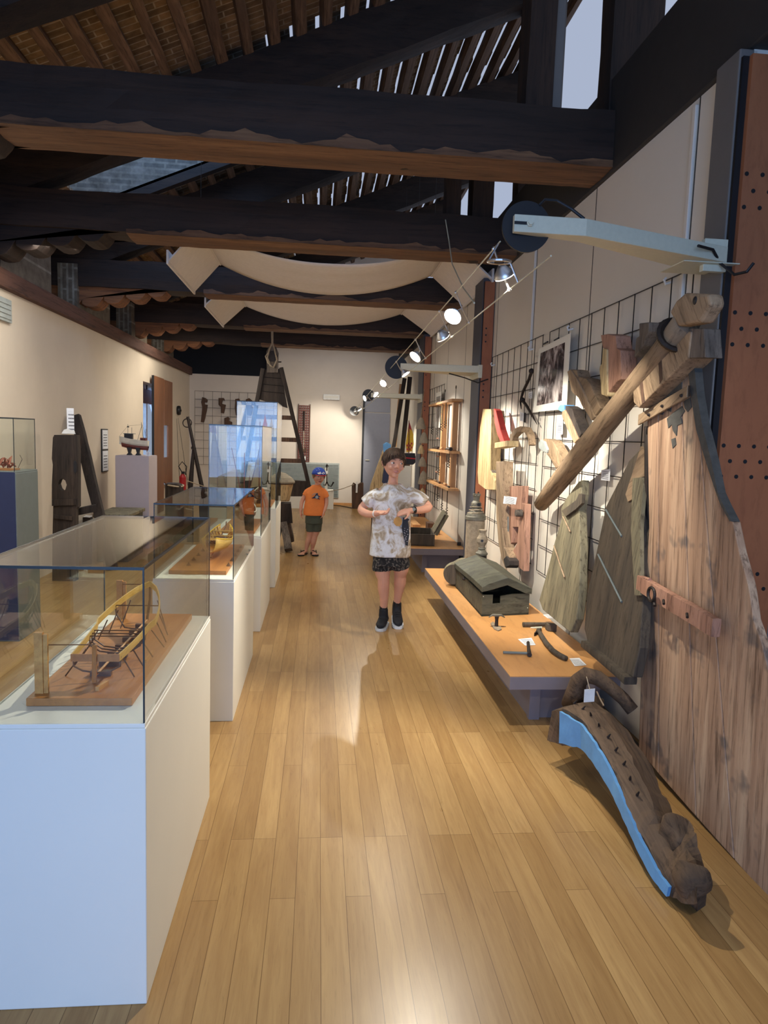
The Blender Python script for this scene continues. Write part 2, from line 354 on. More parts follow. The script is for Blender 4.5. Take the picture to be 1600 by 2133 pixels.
for z in (.45, 2.69): fr.box(-2.4, .7, -3.08, -3.02, z, z+.06)
struct(fr.build('window_2', 'steel'))
# seams between the white wall panels
s = MB()
for y in (3.26, 4.47, 5.67, 6.88, 8.35, 9.5, 10.6, 12.4, 13.4): s.box(XR-.0015, XR+.002, y-.004, y+.004, 0, 3.16)
struct(s.build('trim_2', 'wire'))
s = MB(); s.box(XR-.016, XR, 3.27, 3.30, 1.9, 3.13).box(XR-.02, XR, 5.685, 5.70, 2.3, 3.15)
struct(s.build('trim_3', 'panel', bevel=.004))
struct(MB().box(-3.0, XL+.06, -3, YF, 2.73, 2.89).build('trim_4', wood('top_plate_wood', '#4a3026', '#6b483a', 1, 6, .8), bevel=.01))
struct(MB().box(-2.8, .96, YF-.012, YF, 0, .05).build('baseboard_far', 'benchtop'))
# steel pilasters with perforated plywood end boards
for k, (y0, y1, xx, hx) in enumerate(((2.86, 3.03, 1.66, 1.98), (7.05, 7.42, 1.60, 1.71), (11.0, 11.5, 1.60, 1.71), )):
    t = thing('wall_pilaster', ['grey steel pilaster with wide perforated orange plywood board at the right edge of the photo', 'dark steel pilaster with orange plywood edge between the tool rack and the wire grid', 'dark steel pilaster behind the sailing boat model with yellow sail'][k], 'pilaster', (1.7, y0, 0))
    MB().box(xx, XR+.02, y0, y1, 0, 3.16).build('steel_face', 'steel' if k == 0 else 'steelb', t, bevel=.006)
    MB().box(xx+.004, hx, y0-.022, y0-.008, 0, 3.12).build('shadow_gap', 'black', t)
    pb = MB().box(xx+(.03 if k == 0 else .012), hx, y0-.045, y0-.022, 0, 3.12).build('plywood_board', 'orange', t)
    pts = [(xx+(.045+.068*i if k == 0 else .04)+(.034 if j % 2 and k == 0 else 0), .33+j*.065+g*.55) for g in range(5) for j in range(3) for i in range(4 if k == 0 else 1)]
    for x, z in pts:
        if x < hx-.02: MB().lathe((x, y0-.0465, z), [(.009, 0), (.009, .003)], 10, (0, 1, 0)).build('round_hole', 'black', pb)
# window in the left wall with its boards
wn = MB()
for y in (11.5, 12.42, 13.32): wn.box(-3.03, -2.97, y, y+.08, .55, 2.3)
for z in (.55, 2.22): wn.box(-3.03, -2.97, 11.5, 13.4, z, z+.08)
wn = struct(wn.build('window_1', 'whitep'))
MB().box(-3.005, -2.999, 11.5, 13.4, .55, 2.3).build('glass_pane', 'glass', wn)
MB().box(-3.04, -2.96, 11.5, 13.4, 1.98, 2.22).build('lintel_board', 'shutter', wn)
light('AREA', 'daylight_left_window', (-3.3, 12.4, 1.5), (-1.5, 11.8, 1.0), 26, DAY, 1.6, 1.6)
t = thing('window_board', 'tall brown board standing before the left wall window, left of the pair', 'board', (-2.74, 12.3, 0.1))
MB().box(-2.76, -2.735, 11.95, 12.70, .1, 2.43).build('panel', 'shutter', t, bevel=.003)
MB().box(-2.765, -2.73, 11.93, 11.95, .1, 2.43).build('edge', 'black', t)
t = thing('window_board', 'shorter brown board with a cut-out, right of the pair by the left wall window', 'board', (-2.74, 13.1, 0.48))
b = MB(); b.prism([(-2.735, y, z) for y, z in ((12.74, 2.42), (13.43, 2.42), (13.43, .48), (13.2, .48), (12.74, .62), (12.74, 1.05), (13.05, 1.05), (13.05, 1.62), (12.74, 1.62))], (-.025, 0, 0)); b.build('panel', 'shutter', t)
# floor rails, hangers ------------------------------------------------ roof
RZ = lambda X: 4.57+.43*X      # underside of the principal rafters
TY = [4.37, 6.40, 8.80, 11.31, 13.30]
BN = ['nearest massive tie beam across the top of the photo', 'second massive tie beam, just in front of the white cloth canopies', 'third tie beam, between the two white cloth canopies', 'fourth tie beam, behind the farther cloth canopy', 'farthest visible tie beam, where the pulley rope hangs down']
for k, y in enumerate(TY):
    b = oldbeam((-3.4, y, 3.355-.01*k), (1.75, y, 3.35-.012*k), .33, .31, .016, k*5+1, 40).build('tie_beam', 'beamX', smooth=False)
    tag(b, 'dark hewn timber, '+BN[k], 'beam')
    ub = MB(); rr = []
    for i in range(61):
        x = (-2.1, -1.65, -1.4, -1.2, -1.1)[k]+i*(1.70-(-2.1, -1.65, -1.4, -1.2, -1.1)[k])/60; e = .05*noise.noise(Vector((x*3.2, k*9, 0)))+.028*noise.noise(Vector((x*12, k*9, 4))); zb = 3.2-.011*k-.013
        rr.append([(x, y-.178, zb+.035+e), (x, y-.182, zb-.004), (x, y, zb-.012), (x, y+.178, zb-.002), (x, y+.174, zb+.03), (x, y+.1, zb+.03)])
    ub.loft(rr).wob(.004, 9, k).build('paler_underside', 'beamU', b)  # paler brown strip with a ragged edge under the beam
    q = Vector((1, 0, .43)).normalized(); nv = Vector((-.43, 0, 1)).normalized()
    p0 = Vector((-3.3, y, RZ(-3.3)))+nv*.19; p1 = Vector((2.5, y, RZ(2.5)))+nv*.19
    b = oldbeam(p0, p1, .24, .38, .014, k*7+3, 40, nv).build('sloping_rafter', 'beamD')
    tag(b, ['sloping principal rafter above the nearest tie beam', 'sloping principal rafter above the second tie beam, lit edge toward the camera', 'sloping principal rafter above the third tie beam', 'sloping principal rafter above the fourth tie beam', 'sloping principal rafter above the farthest tie beam'][k], 'rafter')
    if k < 5:  # scalloped corbel
        pr = [(-3.3, 3.19), (-3.3, 2.93)]; x = -3.05; z = 2.93
        while x < -1.8:
            for i in range(7):
                a = i/6; pr.append((x+.25*a, z+.045*a-.055*math.sin(a*math.pi)**.7+(.05*max(0, (a-.7)/.3))))
            x += .25; z += .05
        pr.append((-1.72, 3.19)); sx = [0, 0, .0, .35, .85][k]
        pr = [(a-(.12 if k > 2 else 0), b) for a, b in pr]
        c = MB().prism([(a, y-.14, b) for a, b in pr], (0, .28, 0)).build('scalloped_corbel', 'beamX' if k in (0, 1) else wood('corbel_wood', '#5b3820', '#9a6236', 0, 7, .7), bevel=.004)
        tag(c, 'carved scalloped corbel under the left end of the %s tie beam' % ['nearest', 'second', 'third', 'fourth', 'farthest'][k], 'corbel')
for k, ps in enumerate(([(1.18, 1.34, 'p'), (1.36, 1.41, 's'), (1.69, 2.0, 'p')], [(1.07, 1.2, 'q'), (1.30, 1.49, 'q'), (1.71, 1.93, 'p'), (2.02, 2.08, 's')], )):
    for j, (a, b, kind) in enumerate(ps):
        z1 = RZ(a)+.1
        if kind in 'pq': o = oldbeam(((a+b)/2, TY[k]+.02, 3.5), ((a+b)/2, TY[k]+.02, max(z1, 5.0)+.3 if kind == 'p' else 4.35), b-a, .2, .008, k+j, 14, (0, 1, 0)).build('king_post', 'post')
        else: o = MB().box(a, b, TY[k]-.02, TY[k]+.05, 3.5, 5.6).build('steel_post', 'steel')
        tag(o, ['%s upright post standing on the %s tie beam' % (['first from left,', 'second from left,', 'third from left,', 'fourth from left,'][j]+' '+('dark timber' if kind in 'pq' else 'thin grey steel'), ['nearest', 'second', 'third'][k])][0], 'post')
# roof joists running along the room and the tile boards above them
xs = [-3.25+.215*i for i in range(28)]
SKX, SKY = (-2.62, -.9), (6.6, 8.3)
nj = Vector((-.43, 0, 1)).normalized()
for i, x in enumerate(xs):
    segs = [(1.2, 15.5)] if not (SKX[0] < x < SKX[1]) else [(1.2, SKY[0]), (SKY[1], 15.5)]
    for y0, y1 in segs:
        z = RZ(x)+.46
        o = oldbeam((x, y0, z), (x, y1, z), .085+.02*((i*7) % 3-1)*.5, .10, .007, i, 30, nj).build('roof_joist', 'joist')
        tag(o, 'thin dark roof joist running along the room under the tiles', 'joist', 'roof joists running along the room')
r = MB(); random.seed(3)
for i, x in enumerate(xs[:-1]):
    a = x-.0; b = x+.215
    def strip(a, b, y0, y1):
        za, zb = RZ(a)+.515, RZ(b)+.515
        r.ob((a, y0, za), (b-a, 0, zb-za), (0, y1-y0, 0), (0, 0, .03))
    insky = SKX[0] < x+.1 < SKX[1]
    sg = [(1.2, 15.5)] if not insky else [(1.2, SKY[0]), (SKY[1], 15.5)]
    for y0, y1 in sg:
        if x > -.75:
            # narrow open joints beside the joists where daylight shows through
            g = .048
            for ya, yb, open_ in ((y0, 6.3, x > .25), (6.3, 14.5, True), (14.5, y1, False)):
                if yb <= ya: continue
                y = ya
                while y < yb:
                    e = min(yb, y+.27); q = (g*random.uniform(.55, 1.0) if open_ else 0); 
                    if open_ and ya < 6 and random.random() < .4: q = 0
                    strip(a+.0, b-.045-q, y, e); y = e
        else: strip(a, b, y0, y1)
struct(r.build('ceiling', 'bricks'))
# brick upstand of the roof light in the left slope
o = MB()
o.prism([(SKX[0]-.5, SKY[1], RZ(SKX[0])+.2), (SKX[1], SKY[1], RZ(SKX[1])+.42), (SKX[1], SKY[1], RZ(SKX[1])+1.35), (SKX[0]-.5, SKY[1], RZ(SKX[0])+1.35)], (0, .12, 0))
struct(o.build('window_3', 'brickX'))
o = MB().ob((SKX[0]-.1, SKY[1]-.03, RZ(SKX[0])+.36), (1.9, 0, .817), (0, .1, 0), (0, 0, .1)).build('roof_light_trimmer', 'beamD')
tag(o, 'dark sloping trimmer beam along the foot of the blue-lit brick roof light', 'beam')
for j, (y0, y1) in enumerate(((6.63, 7.8), (8.6, 9.86), (10.95, 11.9), (13.15, 14.0))):
    o = MB().box(-3.05, -2.83, y0, y1, 2.89, 3.42).wob(.006, 6).build('brick_pier', 'brickY')
    tag(o, '%s rough brick pier standing on the left wall plate' % ['tallest-looking, nearest visible', 'second visible', 'third visible', 'farthest small'][j], 'pier')
# ================================================================ plinths, glass cases and ship models down the left
def plinth(x0, x1, y0, y1, z, mat, label, top=True, front=None):
    t = thing('display_plinth', label, 'plinth', ((x0+x1)/2, (y0+y1)/2, 0))
    MB().box(x0, x1, y0, y1, 0, z-.012).build('body', mat, t, bevel=.003)
    MB().box(x0+.002, x1-.002, y0+.002, y1-.002, z-.012, z).build('top_board', mat, t, bevel=.002)
    if front: MB().box(x0, x1-.004, y0-.004, y0, 0.01, z-.004).build('front_panel', front, t)
    return t
def case(x0, x1, y0, y1, z0, z1, label):
    t = thing('glass_case', label, 'glass case', ((x0+x1)/2, (y0+y1)/2, z0)); g = .006
    for b in ((x0, x1, y0, y0+g, z0, z1), (x0, x1, y1-g, y1, z0, z1), (x0, x0+g, y0+g, y1-g, z0, z1), (x1-g, x1, y0+g, y1-g, z0, z1), (x0, x1, y0, y1, z1, z1+g)):
        MB().box(*b).build('glass_pane', 'glass', t)
    e = .004; q = MB()
    for x in (x0, x1-e):
        for y in (y0, y1-e): q.box(x, x+e, y-.0005, y+e, z0, z1)
        q.box(x-.0005, x+e+.0005, y0, y1, z1-.001, z1+g+.0005)
    for y in (y0-.0008, y1-e): q.box(x0, x1, y, y+e, z1-.001, z1+g+.0005)
    q.build('glass_edge', 'edge', t)
    return t
PL = [(-.86, -.43, 1.78, 2.87, .79, 1.2), (-.848, -.428, 3.66, 4.80, .775, 1.17), (-.835, -.425, 5.38, 6.42, .755, 1.6), (-.815, -.41, 6.97, 7.82, .80, 1.85)]
LB = ['nearest white plinth in the left row, carrying the bare boat frame model', 'second white plinth of the left row, carrying the ribbed yellow boat model', 'third white plinth of the left row, under the two-masted ship model', 'fourth and farthest white plinth of the left row, under the tallest glass case']
LC = ['low long glass case on the nearest white plinth', 'low glass case on the second white plinth', 'tall glass case on the third plinth, around the two-masted ship', 'tallest glass case, on the fourth plinth, around the pink-sailed boat']
for (x0, x1, y0, y1, z, zt), a, b in zip(PL, LB, LC):
    plinth(x0, x1, y0, y1, z, 'plinth', a); case(x0+.006, x1-.004, y0+.006, y1-.006, z, zt-.006, b)
def hullpts(t, beam, L, y0, x0, zk, zs):
    b = beam*(math.sin(math.pi*min(1, .22+.78*t))**.55 if t < 1 else 0.02)
    return b, y0+L*t, zs+.55*beam*(t-.35)**2*2
# 1: bare boat frame on a building slip
t = thing('boat_frame_model', 'bare wooden boat frame model on a building slip in the nearest glass case', 'ship model', (-.64, 2.35, .79))
MB().box(-.775, -.495, 1.90, 2.81, .791, .813).build('base_board', 'modelb', t, bevel=.002)
cx, y0, L, bm_ = -.632, 2.03, .66, .094
def sheer(s): return .885+.075*s**2.2
def half(s): return bm_*(1-.28*(1-s)**2 if s < .45 else math.cos((s-.45)/.55*math.pi/2)**.62 if s < .999 else .02)*(1 if s >= .45 else .98)
for sg in (-1, 1):
    rg = []
    for k in range(17):
        s = k/16; x = cx+sg*half(s); y = y0+L*s; z = sheer(s); rg.append([(x-.002, y, z-.011), (x+.002, y, z-.011), (x+.002, y, z+.011), (x-.002, y, z+.011)])
    MB().loft(rg).build('gunwale_strake', 'yellow', t)
MB().ob((cx-half(0)-.002, y0-.003, sheer(0)-.011), (2*half(0)+.004, 0, 0), (0, .004, 0), (0, 0, .022)).build('transom', 'modelb', t)
for s in (.3, .34, .38, .72, .98 if 0 else .02):
    h = half(s); zt = sheer(s); zk = .835
    p = [(cx-h, y0+L*s, zt), (cx-h*.97, y0+L*s, zt-.03), (cx-h*.6, y0+L*s, zk+.006), (cx, y0+L*s, zk), (cx+h*.6, y0+L*s, zk+.006), (cx+h*.97, y0+L*s, zt-.03), (cx+h, y0+L*s, zt)]
    MB().tube(p, .0028, 5).build('rib', 'modeld', t)
    MB().tube([p[0], p[-1]], .002, 5).build('cross_spall', 'modeld', t)
MB().tube([(cx, y0+.01, .832), (cx, y0+L*.95, .832)], .004, 5).build('keel', 'model', t)
MB().tube([(cx, y0+L*.93, .832), (cx, y0+L*1.0, .9), (cx, y0+L*1.01, sheer(1)+.01)], .005, 6).build('stem_post', 'modeld', t)
MB().tube([(cx, y0-.012, .815), (cx, y0-.006, .925)], .007, 6).build('stern_post', 'modelb', t)
for x, y in ((-.765, 1.935), (-.765, 2.72)):
    q = MB().box(x, x+.022, y, y+.014, .813, .985 if y < 2.3 else .965); q.box(x+.022, x+.034, y+.004, y+.012, .813, .98 if y < 2.3 else .96).build('upright_board', 'model', t)
    MB().tube([(x+.02, y+.005, .95), (cx, y+(.09 if y < 2.3 else .005), .925 if y < 2.3 else .95)], .0016, 5).build('sighting_rod', 'modeld', t)
random.seed(4)
for k in range(7):
    s = .08+.13*k
    for sg in (-1, 1):
        h = half(s)
        MB().tube([(cx+sg*h*.92, y0+L*s, sheer(s)-.02), (cx+sg*(h+.03), y0+L*s+random.uniform(-.02, .03), .814)], .0022, 5).build('prop', 'modeld', t)
    MB().box(cx-.03, cx+.03, y0+L*s-.008, y0+L*s+.008, .813, .829).build('keel_block', 'modeld', t)
MB().box(-.535, -.528, 2.2, 2.3, .813, .822).build('spare_timber', 'model', t)
MB().ob((-.61, 1.955, .813), (.012, .05, 0), (.01, 0, 0), (0, 0, .012)).build('wedge_block', 'model', t)
# 2: ribbed yellow boat
def ribbed(t, cx, y0, L, bm2, zb, mat, n=15):
    def hb(s): return bm2*max(.04, math.sin(math.pi*(.06+.88*s))**.6)
    def sh(s): return zb+.085+.06*abs(s-.5)**1.6*2.2
    rings = []
    for k in range(17):
        s = k/16; h = hb(s); z = sh(s); y = y0+L*s; kz = zb+.02+.03*abs(s-.5)**2*4; rg = []
        for a in range(9):
            q = math.pi*a/8; rg.append((cx-h*math.cos(q), y, kz+(z-kz)*(1-math.sin(q)**.8)))
        rings.append(rg)
    o = MB().loft(rings, cap=False, closed=False).build('hull', mat, t, smooth=True); m = o.modifiers.new('thick', 'SOLIDIFY'); m.thickness = .003; m.offset = 0
    for k in range(1, n):
        s = k/n; h = hb(s)*.96; z = sh(s)
        MB().tube([(cx-h, y0+L*s, z), (cx-h*.8, y0+L*s, z-.04), (cx, y0+L*s, zb+.03), (cx+h*.8, y0+L*s, z-.04), (cx+h, y0+L*s, z)], .0026, 5).build('rib', 'modelb', t)
    for s in (.25, .45, .62, .8):
        MB().box(cx-hb(s)*.97, cx+hb(s)*.97, y0+L*s-.006, y0+L*s+.006, sh(s)-.004, sh(s)+.002).build('thwart', mat, t)
    for sg in (-1, 1):
        MB().tube([(cx+sg*hb(k/12), y0+L*k/12, sh(k/12)+.002) for k in range(13)], .004, 5).build('gunwale', 'saily' if mat == 'yellow' else 'whitehull', t)
t = thing('ribbed_boat_model', 'yellow ribbed boat model with dark fittings in the second glass case', 'ship model', (-.62, 4.2, .775))
MB().box(-.79, -.485, 3.78, 4.70, .776, .798).build('base_board', 'modelb', t, bevel=.002)
ribbed(t, -.60, 3.98, .62, .085, .815, 'yellow')
MB().ball((-.60, 4.38, .875), (.045, .11, .03)).build('stowed_bundle', 'modeld', t, smooth=True)
MB().tube([(-.60, 4.0, .83), (-.60, 4.64, .93), (-.60, 4.66, .955)], .004).build('stem_post', 'modeld', t)
for k in range(5):
    for sg in (-1, 1):
        x, y = -.60+sg*.11, 3.92+.16*k
        MB().lathe((x, y, .798), [(.014, 0), (.003, .016), (.002, .02)], 6).build('base_prop', 'modeld', t)
# 3: two masted ship
t = thing('two_masted_ship_model', 'dark-hulled two-masted ship model with bare brown masts in the tall third case', 'ship model', (-.62, 5.9, .755))
MB().box(-.76, -.49, 5.5, 6.3, .756, .778).build('base_board', 'modelb', t, bevel=.002)
ribbed(t, -.60, 5.62, .6, .082, .80, 'modeld', 9)
MB().box(-.62, -.58, 5.8, 6.1, .778, .81).build('cradle', 'modeld', t)
for (a, b, r_) in (((-.60, 5.75, .84), (-.60, 5.75, 1.38), .006), ((-.60, 6.0, .84), (-.58, 6.0, 1.18), .005), ((-.60, 5.74, .95), (-.70, 5.72, 1.42), .004), ((-.60, 5.7, .9), (-.66, 5.60, 1.1), .004)):
    MB().tube([a, b], [r_, r_*.6], 6).build('spar', 'hullred', t)
for a, b in (((-.60, 5.75, 1.36), (-.60, 6.2, .9)), ((-.60, 5.75, 1.36), (-.68, 5.8, .87)), ((-.60, 5.75, 1.36), (-.52, 5.8, .87)), ((-.58, 6, 1.17), (-.52, 6.05, .87))):
    MB().tube([a, b], .0008, 4).build('rigging_line', 'wire', t)
# 4: boat with sails
t = thing('sailing_boat_model', 'small sailing boat model with pale lateen and pink sails in the tallest glass case', 'ship model', (-.61, 7.4, .8))
MB().box(-.75, -.47, 7.05, 7.72, .801, .82).build('base_board', 'modelb', t, bevel=.002)
ribbed(t, -.61, 7.12, .52, .07, .835, 'modeld', 7)
MB().box(-.63, -.59, 7.25, 7.5, .82, .85).build('cradle', 'modeld', t)
MB().tube([(-.61, 7.32, .86), (-.61, 7.32, 1.66)], [.007, .004], 6).build('mast', 'hullred', t)
MB().tube([(-.70, 7.30, .98), (-.56, 7.33, 1.62)], .004, 6).build('yard', 'hullred', t)
MB().prism([(-.70, 7.30, .98), (-.56, 7.33, 1.62), (-.50, 7.45, 1.0)], (.001, .002, 0)).build('pale_sail', 'sailb', t)
MB().prism([(-.56, 7.33, 1.74), (-.60, 7.33, 1.52), (-.52, 7.35, 1.54)], (0, .003, 0)).build('pink_sail', 'sailp', t)
# navy plinth
plinth(-2.62, -2.11, 5.09, 5.48, 1.22, 'slate', 'navy blue plinth with grey side at the left edge, before the old mast timber', front='navy')
case(-2.6, -2.12, 5.10, 5.47, 1.22, 1.59, 'glass case on the navy blue plinth at the left edge')
t = thing('carved_figure_model', 'tangled reddish-brown carved model in the glass case on the navy plinth', 'model', (-2.3, 5.25, 1.22))
random.seed(9); q = MB().box(-2.40, -2.18, 5.18, 5.34, 1.221, 1.232)
q.build('base', 'modelb', t); q = MB()
p = Vector((-2.37, 5.26, 1.24))
pts = []
for k in range(46):
    pts.append(Vector((-2.38+.19*(k/45)+random.uniform(-.02, .02), 5.26+random.uniform(-.05, .05), 1.235+abs(math.sin(k*.9))*.07*random.uniform(.5, 1.2))))
q.tube(pts, .007, 6); q.build('tangled_body', 'coral', t)
MB().tube([(-2.17, 5.28, 1.235), (-2.14, 5.28, 1.30), (-2.16, 5.29, 1.33)], .002, 5).build('wire_loop', 'wire', t)
c = MB().ob((-2.52, 5.16, 1.221), (.1, 0, 0), (0, .02, .035), (0, .002, -.001)).build('caption_card', 'card'); tag(c, 'small white caption card inside the case on the navy plinth', 'card')
# ---------------------------------------------------------------- old timbers by the left wall
Y = 7.15
def P(x, y, Yy=Y): return A(x, y, Y=Yy)
t = thing('mast_timber', 'thick dark upright timber with an oval hole, behind the navy plinth', 'timber', (-2.6, Y, 0))
fl = [(130, 906), (113, 906), (110, 912), (108, 955), (110, 968), (108, 1010), (108, 1040), (111, 1045), (109, 1130), (109, 1215), (130, 1215), (130, 1024), (124, 1018), (121, 1009), (124, 1000), (130, 997)]
fr = [(130, 997), (136, 1001), (139, 1010), (136, 1020), (130, 1024), (130, 1215), (158, 1215), (158, 1060), (163, 1056), (163, 940), (160, 906), (130, 906)]
q = MB(); zf = lambda p: Vector((p.x, p.y, max(p.z, .0)))
for pl in (fl, fr): q.prism([zf(P(x, y)) for x, y in pl], (0, .08, 0))
q.build('trunk', 'old', t)
MB().prism([P(x, y, Y-.003) for x, y in ((153, 962), (157, 958), (160, 966), (160, 982), (156, 987), (153, 980))], (0, .004, 0)).build('mortise', 'black', t)
MB().prism([P(x, y, Y-.02) for x, y in ((108, 1041), (158, 1039), (158, 1052), (108, 1054))], (0, .05, 0)).build('cleat', 'old', t)
MB().prism([P(x, y, Y-.02) for x, y in ((112, 1072), (150, 1076), (150, 1084), (112, 1080))], (0, .05, 0)).build('cleat', 'old', t)
oldbeam(P(160, 1066, 7.35), P(201, 1058, 7.45), .05, .07, .004, 3, 8).build('cross_rail', 'old', t)
b = oldbeam(A(157, 866, X=-2.72), (-2.22, 7.75, 0.03), .10, .08, .012, 4, 16, (0, 1, 0)).build('leaning_timber', 'old'); tag(b, 'rough dark timber leaning on the left wall beside the oval-holed one', 'timber')
t = thing('label_strip', 'narrow white folded label strip standing on top of the thick dark upright timber', 'label', (-2.6, 7.2, 1.46))
MB().ob(P(140, 903, 7.18), (.065, .01, 0), (0, .003, 0), P(138.5, 850, 7.2)-P(140, 903, 7.2)).build('strip', 'cardw', t)
MB().prism([P(x, y, 7.17) for x, y in ((128, 903), (133, 895), (140, 893), (154, 898), (156, 904))], (0, .02, 0)).build('foot', 'whitep', t)
t = thing('old_chest', 'worn grey-green wooden chest on the floor before the grey-mauve plinth', 'chest', (-2.35, 8.6, 0))
MB().box(-2.53, -2.18, 8.22, 8.92, 0, .52).build('body', 'chest', t, bevel=.006)
MB().box(-2.56, -2.16, 8.18, 8.96, .52, .56).build('lid', 'lee', t, bevel=.006)
c = MB().ob((-2.62, 8.05, .54), (.08, -.03, 0), (.01, .06, .012), (0, 0, .002)).build('caption_card', 'card'); tag(c, 'tilted white caption card at the left front corner of the grey-green chest', 'card')
b = oldbeam((-2.60, 8.08, 0), (-2.58, 8.08, .535), .09, .07, .004, 9, 6, (0, 1, 0)).build('short_post', 'old'); tag(b, 'short dark post beside the grey-green chest, holding up a card', 'post')
plinth(-2.59, -2.17, 9.2, 9.66, 1.2, 'plinthg', 'mauve-grey plinth by the left wall, carrying the white fishing boat model')
# fishing boat model
t = thing('fishing_boat_model', 'white fishing boat model with dark cabin and masts, on the mauve-grey plinth', 'ship model', (-2.38, 9.43, 1.2))
yb = 9.43; rings = []
for k in range(13):
    s = k/12; x = -2.60+.37*s; h = .055*max(.08, math.sin(math.pi*min(1, .1+.62*s))**.7 if s > 0 else .08); h = .006 if k == 0 else h
    zt = 1.395+.05*(1-s)**2; zb = 1.30-.01*s+.04*(1-s)**3
    rings.append([(x, yb-h, zt), (x, yb-h*.8, (zt+zb)/2), (x, yb-.004, zb), (x, yb+.004, zb), (x, yb+h*.8, (zt+zb)/2), (x, yb+h, zt)])
MB().loft(rings).build('hull', 'whitehull', t)
rings2 = [[Vector((x, yb+(y-yb)*.9, z-.03 if i in (0, 5) else z-.012)) for i, (x, y, z) in enumerate(r_)] for r_ in [rings[k] for k in range(2, 13)]]
MB().loft([[Vector((p[0], yb+(p[1]-yb)*.82, p[2]-.022)) if i not in (0, 5) else Vector((p[0], yb+(p[1]-yb)*.7, p[2]-.1)) for i, p in enumerate(r_)] for r_ in rings[1:]]).build('keel_band', 'hullred', t)
MB().box(-2.53, -2.43, yb-.035, yb+.035, 1.40, 1.475).build('cabin', 'black', t, bevel=.003)
MB().box(-2.54, -2.40, yb-.04, yb+.04, 1.475, 1.483).build('cabin_roof', 'slate', t)
for x, z0, z1, dx in ((-2.49, 1.48, 1.60, 0), (-2.44, 1.48, 1.56, 0), (-2.37, 1.39, 1.60, .06), (-2.29, 1.39, 1.63, -.03), (-2.27, 1.39, 1.55, .01)):
    MB().tube([(x, yb, z0), (x+dx, yb, z1)], .003, 5).build('mast', 'slate', t)
MB().box(-2.50, -2.475, yb-.005, yb+.005, 1.56, 1.575).build('lantern', 'black', t)
MB().tube([(-2.62+.02, yb, 1.44), (-2.49, yb, 1.58), (-2.31, yb, 1.6), (-2.24, yb, 1.42)], .0012, 4).build('rigging_line', 'wire', t)
for x in (-2.33, -2.30, -2.27): MB().box(x, x+.02, yb-.03, yb+.03, 1.39, 1.43).build('deck_gear', 'hullred', t)
for x in (-2.47, -2.36): MB().prism([(x-.035, yb-.03, 1.201), (x+.035, yb-.03, 1.201), (x+.012, yb-.03, 1.23), (x+.03, yb-.03, 1.30), (x-.03, yb-.03, 1.30), (x-.012, yb-.03, 1.23)], (0, .06, 0)).build('cradle', 'black', t)
c = MB().ob((-2.23, 9.3, 1.201), (.05, .0, 0), (0, .02, .05), (0, .002, -.001)).build('caption_card', 'card'); tag(c, 'white caption card at the right end of the mauve-grey plinth top', 'card')
# left wall hangings
t = thing('framed_text_panel', 'narrow black-framed panel with two printed sheets on the left wall', 'picture', (XL, 9.45, .97))
MB().box(XL, XL+.015, 9.32, 9.58, .97, 1.53).build('frame', 'black', t, bevel=.002)
for z0, z1 in ((1.27, 1.515), (.985, 1.245)): MB().box(XL+.015, XL+.017, 9.335, 9.565, z0, z1).build('printed_sheet', 'cardw', t)
def ventbox(name, x0, x1, y0, y1, z0, z1, label, mat='vent', n=6):
    t = thing(name, label, 'vent', ((x0+x1)/2, (y0+y1)/2, z0)); MB().box(x0, x1, y0, y1, z0, z1).build('frame', mat, t, bevel=.003); return t
t = ventbox('wall_vent', XL, XL+.03, 6.1, 6.69, 2.45, 2.65, 'pale rectangular vent high on the left wall at the left edge of the photo')
for k in range(4): MB().box(XL+.03, XL+.038, 6.13, 6.66, 2.475+.042*k, 2.49+.042*k).build('slat', 'vent', t)
t = thing('wall_pulley', 'small black oval pulley block hung on the left wall near the far corner', 'pulley', (XL, 14.2, 1.8))
MB().lathe((XL, 14.2, 1.93), [(.085, 0), (.095, .03), (.085, .06)], 20, (1, 0, 0)).build('shell', 'black', t, smooth=False); MB().lathe((XL+.06, 14.2, 1.93), [(.02, 0), (.02, .02)], 10, (1, 0, 0)).build('pin', 'iron', t)
for k, (a, b) in enumerate((((368, 872), (374, 1000)), ((371, 870), (390, 1000)))):
    p0, p1 = A(*a, X=-2.77), A(*b, X=-2.72); o = MB().tube([p0, p1, p1+(p1-p0)*.35], [.003, .005, .006], 6).build('fishing_rod', 'wire'); tag(o, ['thin straight rod leaning on the left wall, nearer to the window boards', 'thin rod leaning on the left wall, slanting toward the old anchor'][k], 'rod')
t = thing('fire_extinguisher', 'red fire extinguisher on the left wall behind the anchor', 'extinguisher', (-2.55, 13.6, .3))
MB().lathe((-2.58, 13.6, .35), [(.05, 0), (.065, .02), (.065, .30), (.03, .36), (.02, .37)], 16).build('cylinder', 'red', t, smooth=False); MB().tube([(-2.58, 13.6, .72), (-2.65, 13.57, .86), (-2.58, 13.55, .95), (-2.5, 13.57, .86), (-2.52, 13.57, .7)], .01, 6).build('hose', 'black', t); MB().box(-2.60, -2.54, 13.57, 13.63, .72, .76).build('valve', 'black', t)
MB().box(-2.79, -2.64, 13.57, 13.63, .5, .53).build('wall_bracket', 'black', t)
t = thing('rope_bollard', 'squat black bollard with pale rope round its top, near the left wall', 'bollard', (-2.3, 11.4, 0))
q = MB().loft([[(-2.42+dx, 11.3+dy, z) for dx, dy in ((0, 0), (w_, 0), (w_, .22), (0, .22))] for z, w_ in ((0, .26), (.5, .26), (.66, .25), (.70, .2))]).build('post', 'old', t, bevel=.02)
MB().tube([(-2.29+.14*math.cos(a), 11.41+.13*math.sin(a), .66+.01*math.sin(a*2)) for a in [2*math.pi*k/20 for k in range(21)]], .012, 6).build('rope_turn', 'rope', t)
